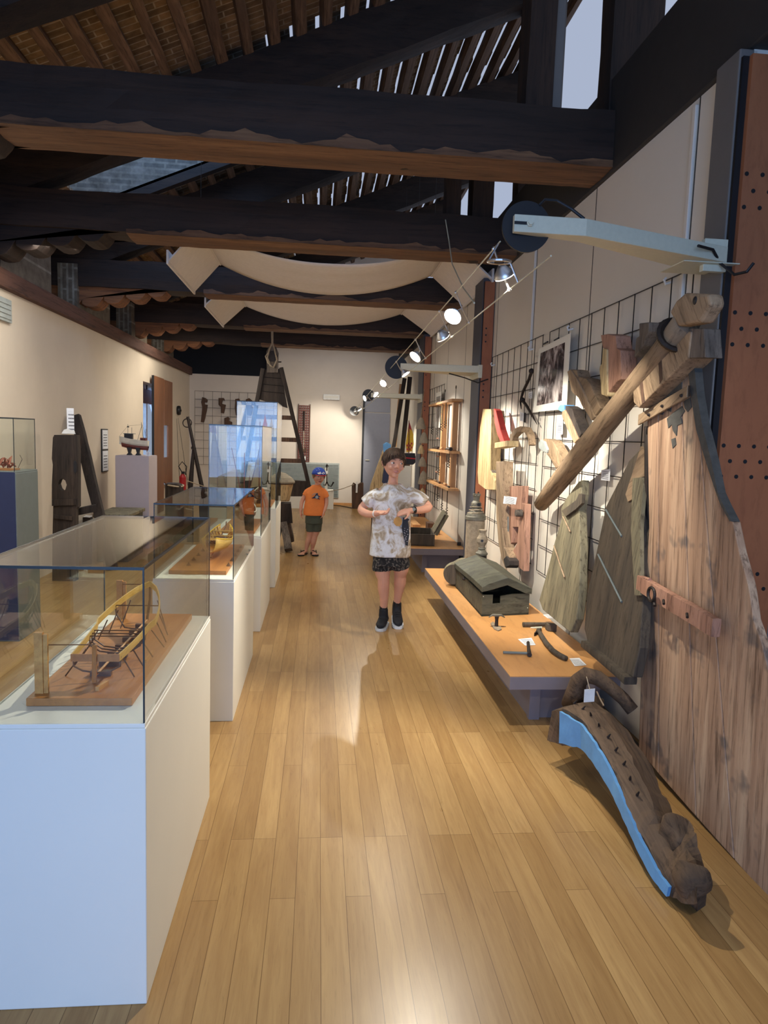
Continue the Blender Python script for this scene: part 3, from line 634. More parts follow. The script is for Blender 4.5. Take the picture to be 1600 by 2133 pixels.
o = MB().tube([A(391, 1002, Y=11.42)+Vector((0, 0, .0)), (-1.85, 11.9, .60), (-1.2, 12.2, .44), (-.9, 12.3, .45)], .008, 6).build('mooring_rope', 'rope'); tag(o, 'slack pale rope running from the black bollard toward the timber frame', 'rope')
t = thing('long_anchor', 'tall rusty anchor with ring at its head, leaning before the far left corner', 'anchor', (-2.2, 12.6, 0))
Ya = 12.6; a0, a1 = A(391, 868, Y=Ya), A(425, 1036, Y=Ya)
MB().tube([a0, (a0+a1)/2, a1], [.026, .034, .04], 8).build('shank', 'iron', t)
c0 = A(390, 881, Y=Ya); MB().tube([c0+Vector((.075*math.cos(a), .02*math.sin(a), .075*math.sin(a))) for a in [2*math.pi*k/20 for k in range(21)]], .01, 6).build('ring', 'iron', t)
c1 = A(403, 933, Y=Ya); MB().tube([c1+Vector((.03*math.cos(a), -.02, .03*math.sin(a))) for a in [2*math.pi*k/12 for k in range(13)]], .01, 6).build('shackle', 'iron', t)
c2 = A(397, 1010, Y=Ya); MB().tube([c1, (c1+c2)/2, c2, c2+(c2-c1)*.3], [.022, .035, .045, .04], 8, .8).build('folded_stock', 'iron', t)
MB().loft([[a1+Vector((dx*w_, dy*.05, -z)) for dx, dy in ((-1, -1), (1, -1), (1, 1), (-1, 1))] for z, w_ in ((-.03, .05), (.15, .08), (.36, .07), (a1.z-.0, .03))]).build('crown', 'iron', t)
# far wall
def gridpanel(org, ux, uz, nx, nz, label, skip=()):
    org, ux, uz = Vector(org), Vector(ux), Vector(uz); m = MB(); nrm = ux.cross(uz).normalized()*.004
    for i in range(nx+1): m.tube([org+ux*i, org+ux*i+uz*nz], .0032, 5)
    for j in range(nz+1): m.tube([org+uz*j+nrm, org+uz*j+ux*nx+nrm], .0032, 5)
    return m, label
m, _ = gridpanel((-2.68, YF-.04, .82), (.187, 0, 0), (0, 0, .175), 9, 9, ''); o = m.build('wire_grid', 'wire'); tag(o, 'thin wire grid hung on the far wall left of the tall frame', 'grid')
KN = [((421, 827), (428, 829), (432, 833), (431, 838), (426, 838), (426, 842), (432, 843), (431, 850), (427, 870), (424, 880), (418, 879), (420, 862), (421, 848), (419, 838)),
      ((455, 829), (466, 829), (468, 834), (463, 834), (462, 841), (470, 843), (468, 852), (466, 861), (460, 860), (460, 848), (455, 843)),
      ((490, 831), (498, 830), (500, 836), (496, 838), (497, 845), (503, 848), (500, 865), (491, 865), (489, 850)),
      ((512, 832), (519, 829), (525, 834), (522, 842), (527, 850), (523, 866), (514, 864)),
      ((467, 871), (475, 868), (478, 872), (476, 876), (483, 879), (483, 885), (467, 884))]
NK = ['hook-headed carved knee, leftmost on the far wall grid', 'C-shaped carved knee, second from left on the far wall grid', 'carved knee half hidden by the tallest glass case', 'carved knee seen through the top of the tallest glass case', 'small knee fragment, lowest on the far wall grid']
for pts, lb in zip(KN, NK):
    o = MB().prism([A(x, y, Y=YF-.12) for x, y in pts], (0, .07, 0)).build('carved_knee', 'brown', bevel=.006); tag(o, 'dark '+lb, 'ship timber', 'carved knees on the far wall grid')
t = thing('emergency_lamp', 'white oblong emergency lamp housing high on the far wall', 'lamp', (.25, YF, 2.3))
MB().box(.07, .43, YF-.06, YF, 2.31, 2.43).build('housing', 'whitep', t, bevel=.008); MB().box(.10, .40, YF-.064, YF-.06, 2.345, 2.40).build('lens', 'plinth', t)
t = thing('lattice_board', 'tall narrow brown lattice board with a hanging tool on the far wall', 'board', (-.33, YF, .95))
m = MB(); x0, x1, z0, z1 = -.455, -.215, .94, 2.17
for i in range(6): m.box(x0+i*(x1-x0-.014)/5, x0+i*(x1-x0-.014)/5+.014, YF-.04, YF-.02, z0, z1)
for j in range(24): m.box(x0, x1, YF-.035, YF-.018, z0+j*(z1-z0-.014)/23, z0+j*(z1-z0-.014)/23+.014)
m.build('lattice', 'hullred', t); m = MB()
MB().box(x0-.012, x0, YF-.045, YF-.01, z0, z1+.03).build('side_rail', 'brown', t); MB().box(x1, x1+.012, YF-.045, YF-.01, z0, z1+.03).build('side_rail', 'brown', t)
MB().tube([(-.335, YF-.06, 2.05), (-.335, YF-.06, 1.62)], [.022, .014], 8).build('tool_handle', 'iron', t); MB().tube([(-.335, YF-.06, 1.62), (-.335, YF-.06, 1.22)], .006, 6).build('tool_shaft', 'alu', t)
MB().box(-.39, -.28, YF-.055, YF-.045, 1.16, 1.24).build('tool_plate', 'brown', t); MB().box(-.385, -.285, YF-.06, YF-.05, .98, 1.06).build('paper_tag', 'whitep', t)
t = ventbox('air_grille', -1.02, .46, YF-.03, YF, .16, .93, 'wide grey slatted air grille low on the far wall behind the children')
for k in range(24): MB().box(-1.0, .44, YF-.038, YF-.028, .185+.03*k, .199+.03*k).build('slat', 'slate', t)
plinth(-1.3, .33, 14.55, 15.1, .38, 'plinth', 'low long white plinth in front of the far wall grille')
t = thing('grapnel_anchor', 'small dark grapnel hanging before the grille behind the smaller boy', 'anchor', (.17, 14.6, .38))
def G(x, y): return A(x, y, Y=14.6)
MB().tube([G(681, 968), G(681, 1003)], .014, 6).build('shank', 'iron', t)
MB().tube([G(681, 1003), G(684, 1011), G(690, 1013), G(695, 1004)], [.014, .014, .013, .02], 6).build('fluke', 'iron', t)
MB().tube([G(681, 1003), G(678, 1011), G(674, 1010)], [.014, .014, .01], 6).build('fluke', 'iron', t)
MB().box(.13, .2, 14.57, 14.578, .74, .80).build('paper_tag', 'whitep', t); MB().tube([G(679, 972), G(681, 966), G(684, 972)], .01, 6).build('ring', 'iron', t)
MB().box(.14, .2, 14.68, 14.7, .381, .86).build('stand', 'plinth', t); MB().tube([G(681, 975), (.17, 14.69, .83)], .006, 5).build('hook', 'iron', t)
t = thing('mooring_post', 'short brown forked mooring post at the foot of the far wall, left of the door', 'post', (.8, 14.85, 0))
def G(x, y, d=0): return A(x, y, Y=14.75+d)
lo = A(745, 1058, Z=0); q = MB()
q.prism([Vector((p.x, p.y, max(0, p.z))) for p in [G(x, y) for x, y in ((734, 1060), (757, 1060), (757, 1006), (752, 1006), (746.5, 1010), (745.5, 1028), (741, 1028), (742, 1009), (737, 1006), (733.5, 1012))]], (0, .2, 0)).wob(.006, 9)
q.build('forked_body', 'brown', t); MB().box(.80, .835, 14.72, 14.73, .36, .58).build('paper_tag', 'whitep', t)
o = MB().tube([G(738, 1009, -.02), (.5, 14.7, .42), (.0, 14.3, .34), (-.5, 13.8, .5)], .007, 6).build('barrier_rope', 'rope'); tag(o, 'thin rope stretched from the forked mooring post toward the timber frame', 'rope')
o = MB().tube([(.74, 14.8, .01), (.5, 15.2, .012), (.2, 15.44, .012)], .009, 6).build('floor_cable', 'black'); tag(o, 'dark cable on the floor beside the forked mooring post', 'cable')
dr = struct(MB().box(.985, 1.55, YF-.03, YF, 0, 2.06).build('door_1', 'door')); MB().box(.985, 1.55, YF-.02, YF, 2.08, 2.45).build('transom_panel', 'door', dr); MB().box(.945, .98, YF-.06, YF, 0, 2.46).build('door_post', 'black', dr)
MB().tube([(1.03, YF-.06, 1.02), (1.12, YF-.06, 1.02)], .01, 6).build('door_handle', 'alu', dr)
# tall timber frame with pulley
t = thing('pile_frame', 'tall dark tapering timber frame with rungs and pulley, hung from the beam by rope', 'frame', (-.6, 11.45, 0))
Yq = 11.4
def G(x, y, d=0): return A(x, y, Y=Yq+d)
MB().prism([G(x, y) for x, y in ((551, 770), (584, 768), (599, 850), (540, 832))], (0, .06, 0)).build('board_panel', 'old', t)
for y in (785, 800, 815): MB().tube([G(547, y, -.004), G(590, y+4, -.004)], .004, 4).build('panel_joint', 'black', t)
oldbeam(G(586, 766), G(649, 1034), .06, .10, .004, 2, 20, (0, 1, 0)).build('leg', 'old', t)
oldbeam(G(548, 768), G(500, 1034), .06, .10, .004, 2, 20, (0, 1, 0)).build('leg', 'old', t)
for y, xa, xb in ((872, 528, 608), (918, 521, 618), (962, 514, 628)): MB().ob(G(xa, y), G(xb, y+3)-G(xa, y), (0, .04, 0), (0, 0, .07)).build('rung', 'brown', t)
MB().prism([G(x, y, -.05) for x, y in ((505, 1003), (580, 1000), (640, 1003), (652, 1018), (648, 1034), (500, 1034))], (0, .2, 0)).build('sill_timber', 'old', t)
for x in (505, 575, 646): oldbeam(G(x, 1030, .05), Vector((G(x, 1030).x, Yq+.1, 0)), .12, .12, .006, x, 6, (0, 1, 0)).build('foot_block', 'old', t)
MB().prism([G(x, y, -.02) for x, y in ((555, 732), (560, 722), (575, 722), (580, 735), (579, 776), (556, 776))], (0, .08, 0)).build('head_block', 'oldg', t)
MB().lathe(G(567, 742, -.03), [(.085, -.03), (.085, 0)], 18, (0, -1, 0)).build('pulley_wheel', 'iron', t)
MB().tube([G(x, y, -.07) for x, y in ((566, 683), (567, 715), (561, 728), (557, 745), (563, 762), (570, 765), (577, 750), (572, 728), (568, 715), (568, 684))], .014, 6).build('rope', 'rope', t)
MB().tube([G(558, 735, -.06), G(553, 742, -.1), G(558, 756, -.1), G(566, 763, -.1)], .009, 5).build('rope_end', 'rope', t)
MB().tube([G(575, 754, 0), G(586, 754, -.02)], .01, 6).build('wooden_pin', 'old', t)
# stone-like tub on rough blocks
t = thing('domed_basket', 'pale domed woven basket resting on rough dark timber blocks', 'basket', (-.47, 9.45, .66))
MB().lathe((-.50, 9.45, .64), [(.115, 0), (.125, .02), (.165, .22), (.17, .25)], 24).build('body', 'kneep', t, smooth=False)
MB().lathe((-.50, 9.45, .89), [(.19, 0), (.19, .02), (.15, .07), (.06, .13), (.01, .14)], 24).build('domed_lid', 'cork', t)
MB().lathe((-.50, 9.45, .875), [(.178, 0), (.182, .012), (.176, .02)], 24).build('rim_band', 'brown', t)
bl = [((-.66, 9.35, .48), (-.34, 9.37, .50), .2, .26, 'old'), ((-.42, 9.42, .38), (-.36, 9.6, .1), .10, .14, 'oldg'), ((-.44, 9.28, .36), (-.37, 9.1, .03), .09, .12, 'oldg'), ((-.62, 9.5, .35), (-.66, 9.62, .03), .12, .14, 'old'), ((-.52, 9.3, .35), (-.56, 9.2, .04), .12, .12, 'old')]
nm = ['horizontal dark block directly under the pale basket', 'dark block leaning away to the back right under the basket', 'grey furrowed block reaching the floor toward the camera under the basket', 'dark block at back left under the basket', 'dark block at front left under the basket']
for (a, b, w_, h_, mm), l_ in zip(bl, nm):
    o = oldbeam(a, b, w_, h_, .012, w_*99, 8, (0, 1, 0) if abs(a[2]-b[2]) > .1 else (0, 0, 1)).build('timber_block', mm); tag(o, 'rough '+l_, 'timber')
# ---------------------------------------------------------------- cloth canopies
def canopy(yn, yf, xl, xr, zj, zs, xo, zo, label, xr2):
    t = thing('cloth_canopy', label, 'canopy', ((xl+xr)/2, (yn+yf)/2, zs))
    rings = []; n = 28
    for k in range(n+1):
        s = k/n; x = xl+(xr-xl)*s; z = zs+(zj-zs)*(abs(2*s-1)**2.1)
        rings.append([(x, yn+(yf-yn)*j/10, z+.012*math.sin(j*1.7+k*.05)*(1-abs(2*s-1))) for j in range(11)])
    o = MB().loft(rings, cap=False, closed=False).build('hanging_cloth', 'cloth', t, smooth=True); m = o.modifiers.new('thick', 'SOLIDIFY'); m.thickness = .004
    for a, b, zo_ in ((xl, xo, zo), (xr, xr2, zo)):
        MB().ob((a, yn, zj), (b-a, 0, zo_-zj), (0, yf-yn, 0), (0, 0, .02)).build('stiff_panel', 'cloth', t)
        MB().ob((b-.01, yn-.02, zo_-.02), (.02, 0, 0), (0, yf-yn+.04, 0), (0, 0, .13)).build('edge_board', 'cloth', t, bevel=.003)
        MB().tube([(a, yn-.02, zj), (a, yf+.02, zj)], .012, 6).build('support_bar', 'cloth', t)
        for yy in (yn+.1, yf-.1): MB().tube([(a, yy, zj), (a, yy, RZ(a)+.1)], .002, 4).build('hanging_wire', 'wire', t)
canopy(7.0, 8.42, -1.18, 1.28, 3.46, 3.19, -1.47, 3.13, 'nearer white cloth canopy sagging between the second and third tie beams', 1.68)
canopy(9.08, 10.72, -1.13, 1.20, 3.40, 3.19, -1.45, 3.10, 'farther white cloth canopy sagging between the third and fourth tie beams', 1.66)
# ---------------------------------------------------------------- spotlights on two wires between steel arms
XA, XB = .70, .79
def zrail(X, Y): return 1.55+.755*X/.7*(1.06 if Y < 3 else 1)-.004*(Y-2.6)*0
t = thing('lamp_wires', 'pair of parallel lamp wires stretched along the right side under the beams', 'wire', (.75, 8, 2.25))
for X, p0, p1 in ((XA, (1042, 503), (736, 857)), (XB, (1148, 533), (744, 862))):
    a, b = A(*p0, X=X), A(*p1, X=X); MB().tube([a, b], .0032, 6).build('wire', 'alu', t)
RA0, RA1 = A(1042, 503, X=XA), A(736, 857, X=XA); RB0, RB1 = A(1148, 533, X=XB), A(744, 862, X=XB)
def rail(Y, which=0):
    a, b = (RA0, RA1) if which == 0 else (RB0, RB1); s = (Y-a.y)/(b.y-a.y); return a+(b-a)*s
def lampd(px, py, Y, aim, power, label, r=.045, ang=70, col=(1, .93, .80)):
    c = A(px, py, Y=Y); t = thing('wire_spotlight', label, 'spotlight', c)
    d = (Vector(aim)-c).normalized()
    ra, rb = rail(Y-.03, 0), rail(Y+.03, 1)
    MB().tube([ra, (ra+rb)/2+Vector((0, 0, -.01)), rb], .004, 6).build('cross_bar', 'chrome', t)
    MB().tube([(ra+rb)/2, c-d*.03], .003, 6).build('arm', 'chrome', t)
    for q in (ra, rb): MB().ball(q, .009, 8, 6).build('wire_clamp', 'chrome', t)
    MB().lathe(c-d*.03, [(.012, 0), (.02, .01), (r*.8, .03), (r, .045), (r, .048)], 20, d).build('reflector', 'chrome', t, smooth=True)
    MB().lathe(c+d*.019, [(r*.93, 0), (r*.93, .003)], 20, d).build('bulb', 'bulb', t)
    light('SPOT', 'beam_light', c+d*.05, aim, power*1.45, col, .02, spot=ang, blend=.6, parent=t)
lampd(1048, 566, 2.95, (1.62, 3.7, .7), 95, 'nearest wire spotlight, just left of the big black disc', ang=85)
lampd(946, 655, 3.75, (-.42, 2.4, .55), 135, 'large round wire spotlight facing the camera, second nearest', .05, 110)
lampd(920, 697, 4.25, (1.7, 4.9, .9), 125, 'third wire spotlight from the camera, turned to the wall', ang=85)
lampd(868, 740, 5.3, (-.6, 4.6, .7), 48, 'fourth wire spotlight, facing the glass cases', .05, 100)
lampd(843, 776, 6.6, (1.7, 6.3, .9), 115, 'fifth wire spotlight, just in front of the second black disc', ang=85)
lampd(800, 797, 8.2, (-.6, 6.6, .8), 60, 'sixth wire spotlight, beyond the second black disc', ang=100)
lampd(781, 820, 9.6, (1.7, 9.0, 1.2), 120, 'seventh wire spotlight, beside the third black disc', ang=85)
lampd(762, 829, 10.6, (-1.9, 9.6, 1), 50, 'eighth wire spotlight, in front of the third black disc', ang=90)
lampd(748, 852, 12.6, (1.5, 12.4, .9), 60, 'ninth wire spotlight from the camera', ang=90)
lampd(741, 858, 14.0, (.1, 15.5, 1.2), 70, 'farthest wire spotlight, by the last disc', ang=80)
t = thing('spotlight_transformer', 'round glass-rimmed holder clamped between the wires above the nearest spotlight', 'lamp part', A(1040, 545, Y=2.85))
c = A(1040, 545, Y=2.85); MB().tube([c+Vector((.045*math.cos(a), .045*math.sin(a), .004*math.sin(a))) for a in [2*math.pi*k/24 for k in range(25)]], .006, 6).build('ring', 'chrome', t)
MB().lathe(c+Vector((0, 0, -.006)), [(.02, 0), (.02, .01)], 12).build('socket', 'iron', t)
for s_ in (-1, 1): MB().tube([c+Vector((s_*.045, 0, 0)), rail(c.y, 0 if s_ < 0 else 1)], .004, 6).build('clamp_arm', 'chrome', t)
# steel arms with black discs
def arm(plan, z, h, disc, rd, label, bolt=None, cables=(), plate=None):
    t = thing('swing_bracket', label, 'lamp arm', disc)
    MB().prism([(x, y, z(x)) for x, y in plan], (0, 0, h)).build('steel_channel', 'alu', t, bevel=.003)
    d = Vector(disc); MB().lathe(d, [(rd, 0), (rd, .012)], 40, (0, 1, 0)).build('black_disc', 'black', t)
    if plate: MB().box(*plate).build('wall_plate', 'alu', t, bevel=.002)
    if bolt: MB().lathe(bolt, [(.013, 0), (.013, .006), (.009, .006), (.009, .014)], 6, (0, -1, 0)).build('bolt', 'alu', t)
    for c in cables: MB().tube(c, .006, 8).build('cable', 'black', t)
    return t
d1 = A(1097, 472, Y=2.62); tip = A(1070, 483, Y=2.58); bend = A(1220, 487, Y=2.58); pl = A(1500, 553, Y=2.85)
zf = lambda x: tip.z if x <= bend.x else tip.z+(pl.z-tip.z)*min(1, (x-bend.x)/(pl.x-bend.x))
t = arm([(tip.x, 2.575), (bend.x, 2.575), (pl.x, 2.80), (pl.x, 3.0), (bend.x, 2.66), (tip.x, 2.60)], zf, .062, d1, .092, 'nearest bent steel lamp arm with a large black disc, bolted to the near pilaster', A(1104, 465, Y=2.572),
        [[A(x, y, Y=2.62) for x, y in ((1123, 428), (1135, 416), (1160, 418), (1190, 435), (1217, 456))], [A(1455, 512, X=1.45), A(1485, 520, X=1.55), A(1500, 548, X=1.62), A(1530, 572, X=1.64), A(1556, 566, X=1.66), A(1570, 548, X=1.68)]],
        (1.56, 1.66, 2.83, 2.86, pl.z-.03, pl.z+.10))
MB().ob((tip.x, 2.570, tip.z+.026), (.045, 0, 0), (0, .005, 0), (0, 0, .010)).build('slot', 'black', t)
MB().box(1.46, 1.70, 2.80, 3.0, pl.z-.004, pl.z).build('bracket_flange', 'alu', t)
for k, (Yc, lb) in enumerate(((7.2, 'second steel lamp arm with black disc, reaching out from the middle pilaster'), (11.2, 'third steel lamp arm with black disc, from the far pilaster'), )):
    zz = 2.22 if k == 0 else 2.16
    arm([(.80, Yc-.12), (1.62, Yc-.2), (1.62, Yc+.25), (.80, Yc-.09)], lambda x: zz, .07, (.76, Yc-.1, zz+.03), .115 if k == 0 else .095, lb, plate=(1.58, 1.62, Yc-.2, Yc+.2, zz-.05, zz+.08),
        cables=[[(1.3, Yc-.1, zz-.01), (1.45, Yc-.15, zz-.05), (1.58, Yc-.2, zz-.10), (1.68, Yc-.22, zz-.06)]] if k == 0 else [])
t = thing('end_disc', 'farthest small black disc ending the lamp wires', 'lamp arm', (.72, 14.6, 2.05)); MB().lathe((.72, 14.6, 2.06), [(.10, 0), (.10, .012)], 24, (0, 1, 0)).build('black_disc', 'black', t); MB().tube([(.72, 14.61, 2.06), (.72, YF, 2.06)], .012, 6).build('support_rod', 'alu', t)
o = MB().tube([A(928, 458, Y=6.2), A(935, 500, Y=6.0), A(942, 550, Y=5.5), A(965, 600, Y=4.6), A(988, 631, Y=3.6)], .0045, 6).build('feed_cable', 'alu'); tag(o, 'thin grey feed cable drooping from the second tie beam to the lamp wires', 'cable')
# ================================================================ right wall: wire grids and what hangs on them
GX = 1.70
def wp(x, y, off): return A(x, y, X=XR-off)
def wallthing(pts, off, th, mat, name, label, cat, group=None, bevel=.006, wob=0, parent=None):
    m = MB().prism([wp(x, y, off) for x, y in pts], (th, 0, 0))
    if wob: m.wob(wob, 11)
    o = m.build(name, mat, parent, bevel=bevel)
    if not parent: tag(o, label, cat, group)
    return o
for (y0, y1, z0, z1, lb) in ((5.34, 6.92, .58, 2.37, 'black wire grid farther along the right wall, left of the photograph print'), (2.96, 5.18, .56, 2.37, 'black wire grid behind the big pale rudder and the long tiller'), (9.6, 11.0, .55, 2.3, 'black wire grid behind the pine tool rack, hung with caulking tools')):
    ny = round((y1-y0)/.2); nz = round((z1-z0)/.2)
    m, _ = gridpanel((GX, y0, z0), (0, (y1-y0)/ny, 0), (0, 0, (z1-z0)/nz), ny, nz, ''); o = m.build('wire_grid', 'wire'); tag(o, lb, 'grid')
for x, y in ((1392, 592), (1188, 688), (1106, 730), (1027, 762)):
    c = wp(x, y, .02); o = MB().tube([c+Vector((.02, 0, .012)), c+Vector((-.015, 0, .0)), c+Vector((-.022, 0, .02)), c+Vector((-.012, 0, .03))], .007, 6).build('grid_hook', 'whitep'); tag(o, {1392: 'white hook at the top of the near wire grid, left of the tiller head', 1188: 'white hook right above the photograph print', 1106: 'white hook at the top left of the photograph print', 1027: 'white hook at the far top corner of the wire grid by the dark pilaster'}[x], 'hook')
# photograph print
t = thing('photograph_print', 'large white-bordered old photograph print clipped to the wire grids', 'print', wp(1150, 800, .06))
q = [wp(x, y, .07) for x, y in ((1123, 727), (1189, 693), (1180, 852), (1110, 859))]
MB().prism(q, (.0015, 0, 0)).build('white_sheet', 'plinth', t)
q = [wp(x, y, .0712) for x, y in ((1126, 736), (1177, 713), (1170, 835), (1118, 845))]
MB().prism(q, (.0006, 0, 0)).build('printed_photograph', 'photo', t)
for x, y in ((1160, 707), (1137, 715)): MB().tube([wp(x-5, y+2, .03), wp(x+4, y-3, .03)], .007, 5).build('clip', 'black', t)
# calipers, yoke
t = thing('iron_calipers', 'black iron calipers opened wide on the far wire grid, left of the print', 'tool', wp(1090, 830, .05))
MB().tube([wp(x, y, .06) for x, y in ((1108, 773), (1102, 790), (1090, 815), (1084, 836), (1086, 852))], [.014, .012, .012, .009, .003], 6).build('upper_jaw', 'iron', t)
MB().tube([wp(x, y, .06) for x, y in ((1087, 832), (1097, 845), (1108, 864), (1119, 884))], [.014, .012, .01, .002], 6).build('lower_jaw', 'iron', t)
for x, y in ((1107, 773), (1088, 833)): MB().ball(wp(x, y, .065), .022, 10, 6).build('pivot_knob', 'iron', t)
wallthing([(1061, 927), (1063, 905), (1070, 893), (1082, 888), (1094, 890), (1102, 905), (1104, 926), (1101, 929), (1099, 912), (1092, 901), (1079, 900), (1069, 910), (1064, 928)], .11, .05, 'tan', 'wooden_yoke', 'horseshoe-shaped brown wooden yoke hung below the iron calipers', 'yoke')
# knees (ship timbers)
KG = None
def knee(front, side, off, th, mat, mat2, label, cap=None):
    t = thing('knee_timber', label, 'ship timber', mean([wp(x, y, off) for x, y in front]))
    MB().prism([wp(x, y, off) for x, y in front], (th, 0, 0)).wob(.003, 9).build('body', mat, t, bevel=.006)
    if side: MB().prism([wp(x, y, off-.01) for x, y in side], (th*.8, 0, 0)).wob(.002, 9).build('shaded_face', mat2, t, bevel=.004)  # splits lit and shaded faces into two wood tones
    if cap: MB().prism([wp(x, y, off+.004) for x, y in cap[0]], (th*.9, 0, 0)).build('painted_end', cap[1], t, bevel=.008)
    return t
knee([(1181, 773), (1188, 769), (1200, 786), (1210, 805), (1238, 868), (1231, 876), (1212, 846), (1204, 828), (1196, 822), (1191, 816), (1187, 800)], [(1188, 769), (1201, 771), (1205, 785), (1222, 789), (1230, 800), (1250, 850), (1238, 868), (1210, 805), (1200, 786)], .14, .10, 'knee', 'tan', 'brown bent knee timber immediately right of the print, hooked head')
knee([(1171, 848), (1178, 856), (1186, 872), (1205, 914), (1196, 924), (1184, 900), (1176, 880), (1170, 868)], [(1172, 844), (1182, 846), (1192, 852), (1196, 868), (1211, 903), (1205, 914), (1186, 872), (1178, 856)], .13, .09, 'knee', 'old', 'knee timber with bright blue painted end, below the print', ([(1161, 850), (1166, 843), (1174, 843), (1174, 856), (1168, 858), (1162, 854)], 'blue'))
knee([(1137, 945), (1144, 944), (1150, 955), (1166, 972), (1157, 976), (1150, 962), (1143, 952)], [(1123, 918), (1135, 914), (1149, 917), (1155, 926), (1172, 958), (1166, 973), (1150, 955), (1140, 940), (1138, 926)], .13, .09, 'tan', 'knee', 'worm-eaten knee timber with grey painted end, lowest beside the long tiller', ([(1121, 922), (1126, 915), (1134, 920), (1140, 936), (1138, 944), (1128, 940), (1122, 934)], 'vent'))
knee([(1249, 762), (1253, 757), (1256, 725), (1264, 727), (1264, 822), (1262, 826), (1252, 822), (1251, 800), (1248, 770)], [(1251, 698), (1266, 695), (1282, 699), (1285, 725), (1293, 730), (1294, 790), (1284, 795), (1264, 822), (1264, 727), (1256, 725)], .15, .11, 'kneep', 'pink', 'pinkish block-shaped timber with round neck, hung above the long tiller')
knee([(1331, 673), (1352, 671), (1352, 690), (1345, 705), (1340, 720), (1320, 745), (1325, 704), (1331, 700)], None, .12, .09, 'oldg', None, 'dark bluish timber mostly hidden behind the upper tiller')
knee([(1006, 852), (1022, 852), (1023, 870), (1021, 980), (1030, 1000), (1031, 1021), (1012, 1020), (996, 1008), (995, 985), (997, 935), (1000, 890)], [(1022, 852), (1024, 875), (1022, 975), (1029, 995), (1030, 1012), (1022, 1000), (1012, 985), (1005, 950), (1006, 870)], .13, .10, 'kneep', 'oldg', 'tall pale yellowish boot-shaped timber beside the dark pilaster')
knee([(1028, 851), (1032, 855), (1042, 895), (1051, 922), (1045, 926), (1036, 905), (1030, 880)], None, .14, .06, 'sailr', None, 'slim curved timber with faded red paint, above a small white shelf block')
o = MB().ob(wp(1030, 934, .16), wp(1056, 930, .16)-wp(1030, 934, .16), (.1, 0, 0), (0, 0, .05)).build('timber_block', 'kneep', bevel=.004); tag(o, 'small pale timber block at the foot of the slim red-painted timber', 'timber')
csto = wallthing([(1033, 961), (1048, 961), (1047, 1040), (1046, 1100), (1050, 1140), (1061, 1160), (1060, 1178), (1052, 1182), (1045, 1165), (1038, 1130), (1034, 1080)], .17, .09, 'knee', 'curved_stem_timber', 'long pale curved stem timber ending in a dark foot, hanging low on the far grid', 'ship timber', wob=.002)
wallthing([(1048, 1165), (1054, 1158), (1062, 1168), (1062, 1178), (1053, 1183)], .185, .10, 'old', 'iron_shoe', '', '', parent=csto)
t = thing('forked_frame_board', 'brown flat board with curved notch and printed label, beside the curved stem timber', 'ship timber', wp(1075, 1100, .1))
MB().prism([wp(x, y, .11) for x, y in ((1053, 1013), (1089, 1012), (1087, 1048), (1094, 1050), (1090, 1190), (1072, 1175), (1058, 1158), (1068, 1148), (1077, 1132), (1080, 1098), (1068, 1098), (1066, 1130), (1056, 1145), (1050, 1140), (1050, 1050))], (.05, 0, 0)).build('board', 'pink', t, bevel=.004)
MB().prism([wp(x, y, .125) for x, y in ((1050, 1048), (1057, 1048), (1058, 1140), (1051, 1138))], (.01, 0, 0)).build('dark_strip', 'slate', t)
MB().lathe(wp(1087, 1069, .12), [(.03, 0), (.026, .05)], 12, (-1, 0, 0)).build('peg', 'oldg', t)
c = MB().prism([wp(x, y, .19) for x, y in ((1050, 1033), (1077, 1036), (1074, 1051), (1048, 1049))], (.001, 0, 0)).build('caption_card', 'cardw'); tag(c, 'white printed caption card on the brown notched board', 'card')
for pts, lb in ((((1160, 876), (1173, 877), (1172, 905), (1160, 904)), 'white printed caption card below the blue-ended knee timber'), (((1253, 979), (1271, 977), (1270, 1002), (1252, 1000)), 'small white caption card on the grid left of the dark leeboard'), (((1083, 858), (1091, 860), (1090, 878), (1083, 877)), 'tiny white caption card below the iron calipers'), (((1101, 817), (1109, 815), (1108, 830), (1101, 830)), 'tiny white caption card half behind the photograph print')):
    c = MB().prism([wp(x, y, .04) for x, y in pts], (.001, 0, 0)).build('caption_card', 'cardw'); tag(c, lb, 'card')
o = MB().tube([wp(1094, 860, .03), wp(1094, 880, .03)], .008, 5).build('small_iron_pin', 'iron'); tag(o, 'small rusty pin on the grid below the iron calipers', 'pin')
# long tiller (round pole with squared head)
t = thing('long_tiller', 'long rounded wooden tiller slanting across the grid, its squared head on the rudder top', 'tiller', A(1130, 1060, X=1.60))
p0, p1 = A(1128, 1050, X=1.60), A(1432, 668, X=1.46)
def lerp(a, b, s): return a+(b-a)*s
MB().tube([lerp(p0, p1, s) for s in (0, .15, .4, .7, .9, 1.0)], [.052, .062, .064, .056, .05, .055], 14).wob(.002, 7).build('shaft', 'tan', t, smooth=True)
d = (p1-p0).normalized(); uu = Vector((0, 0, 1)); uu = (uu-d*uu.dot(d)).normalized(); ss = d.cross(uu)
hd = MB().prism([A(x, y, X=1.41) for x, y in ((1394, 650), (1408, 626), (1426, 610), (1476, 612), (1480, 634), (1458, 672), (1412, 680))], (.06, 0, 0)).build('squared_head', 'knee', t, bevel=.012)
MB().tube([p1-d*.11+uu*.066*math.cos(a)+ss*.066*math.sin(a) for a in [2*math.pi*k/20 for k in range(21)]], .012, 6, 1.6).build('iron_band', 'iron', t)
MB().ball(A(1448, 626, X=1.41), (.006, .014, .016), 8, 6).build('knot_hole', 'black', t)
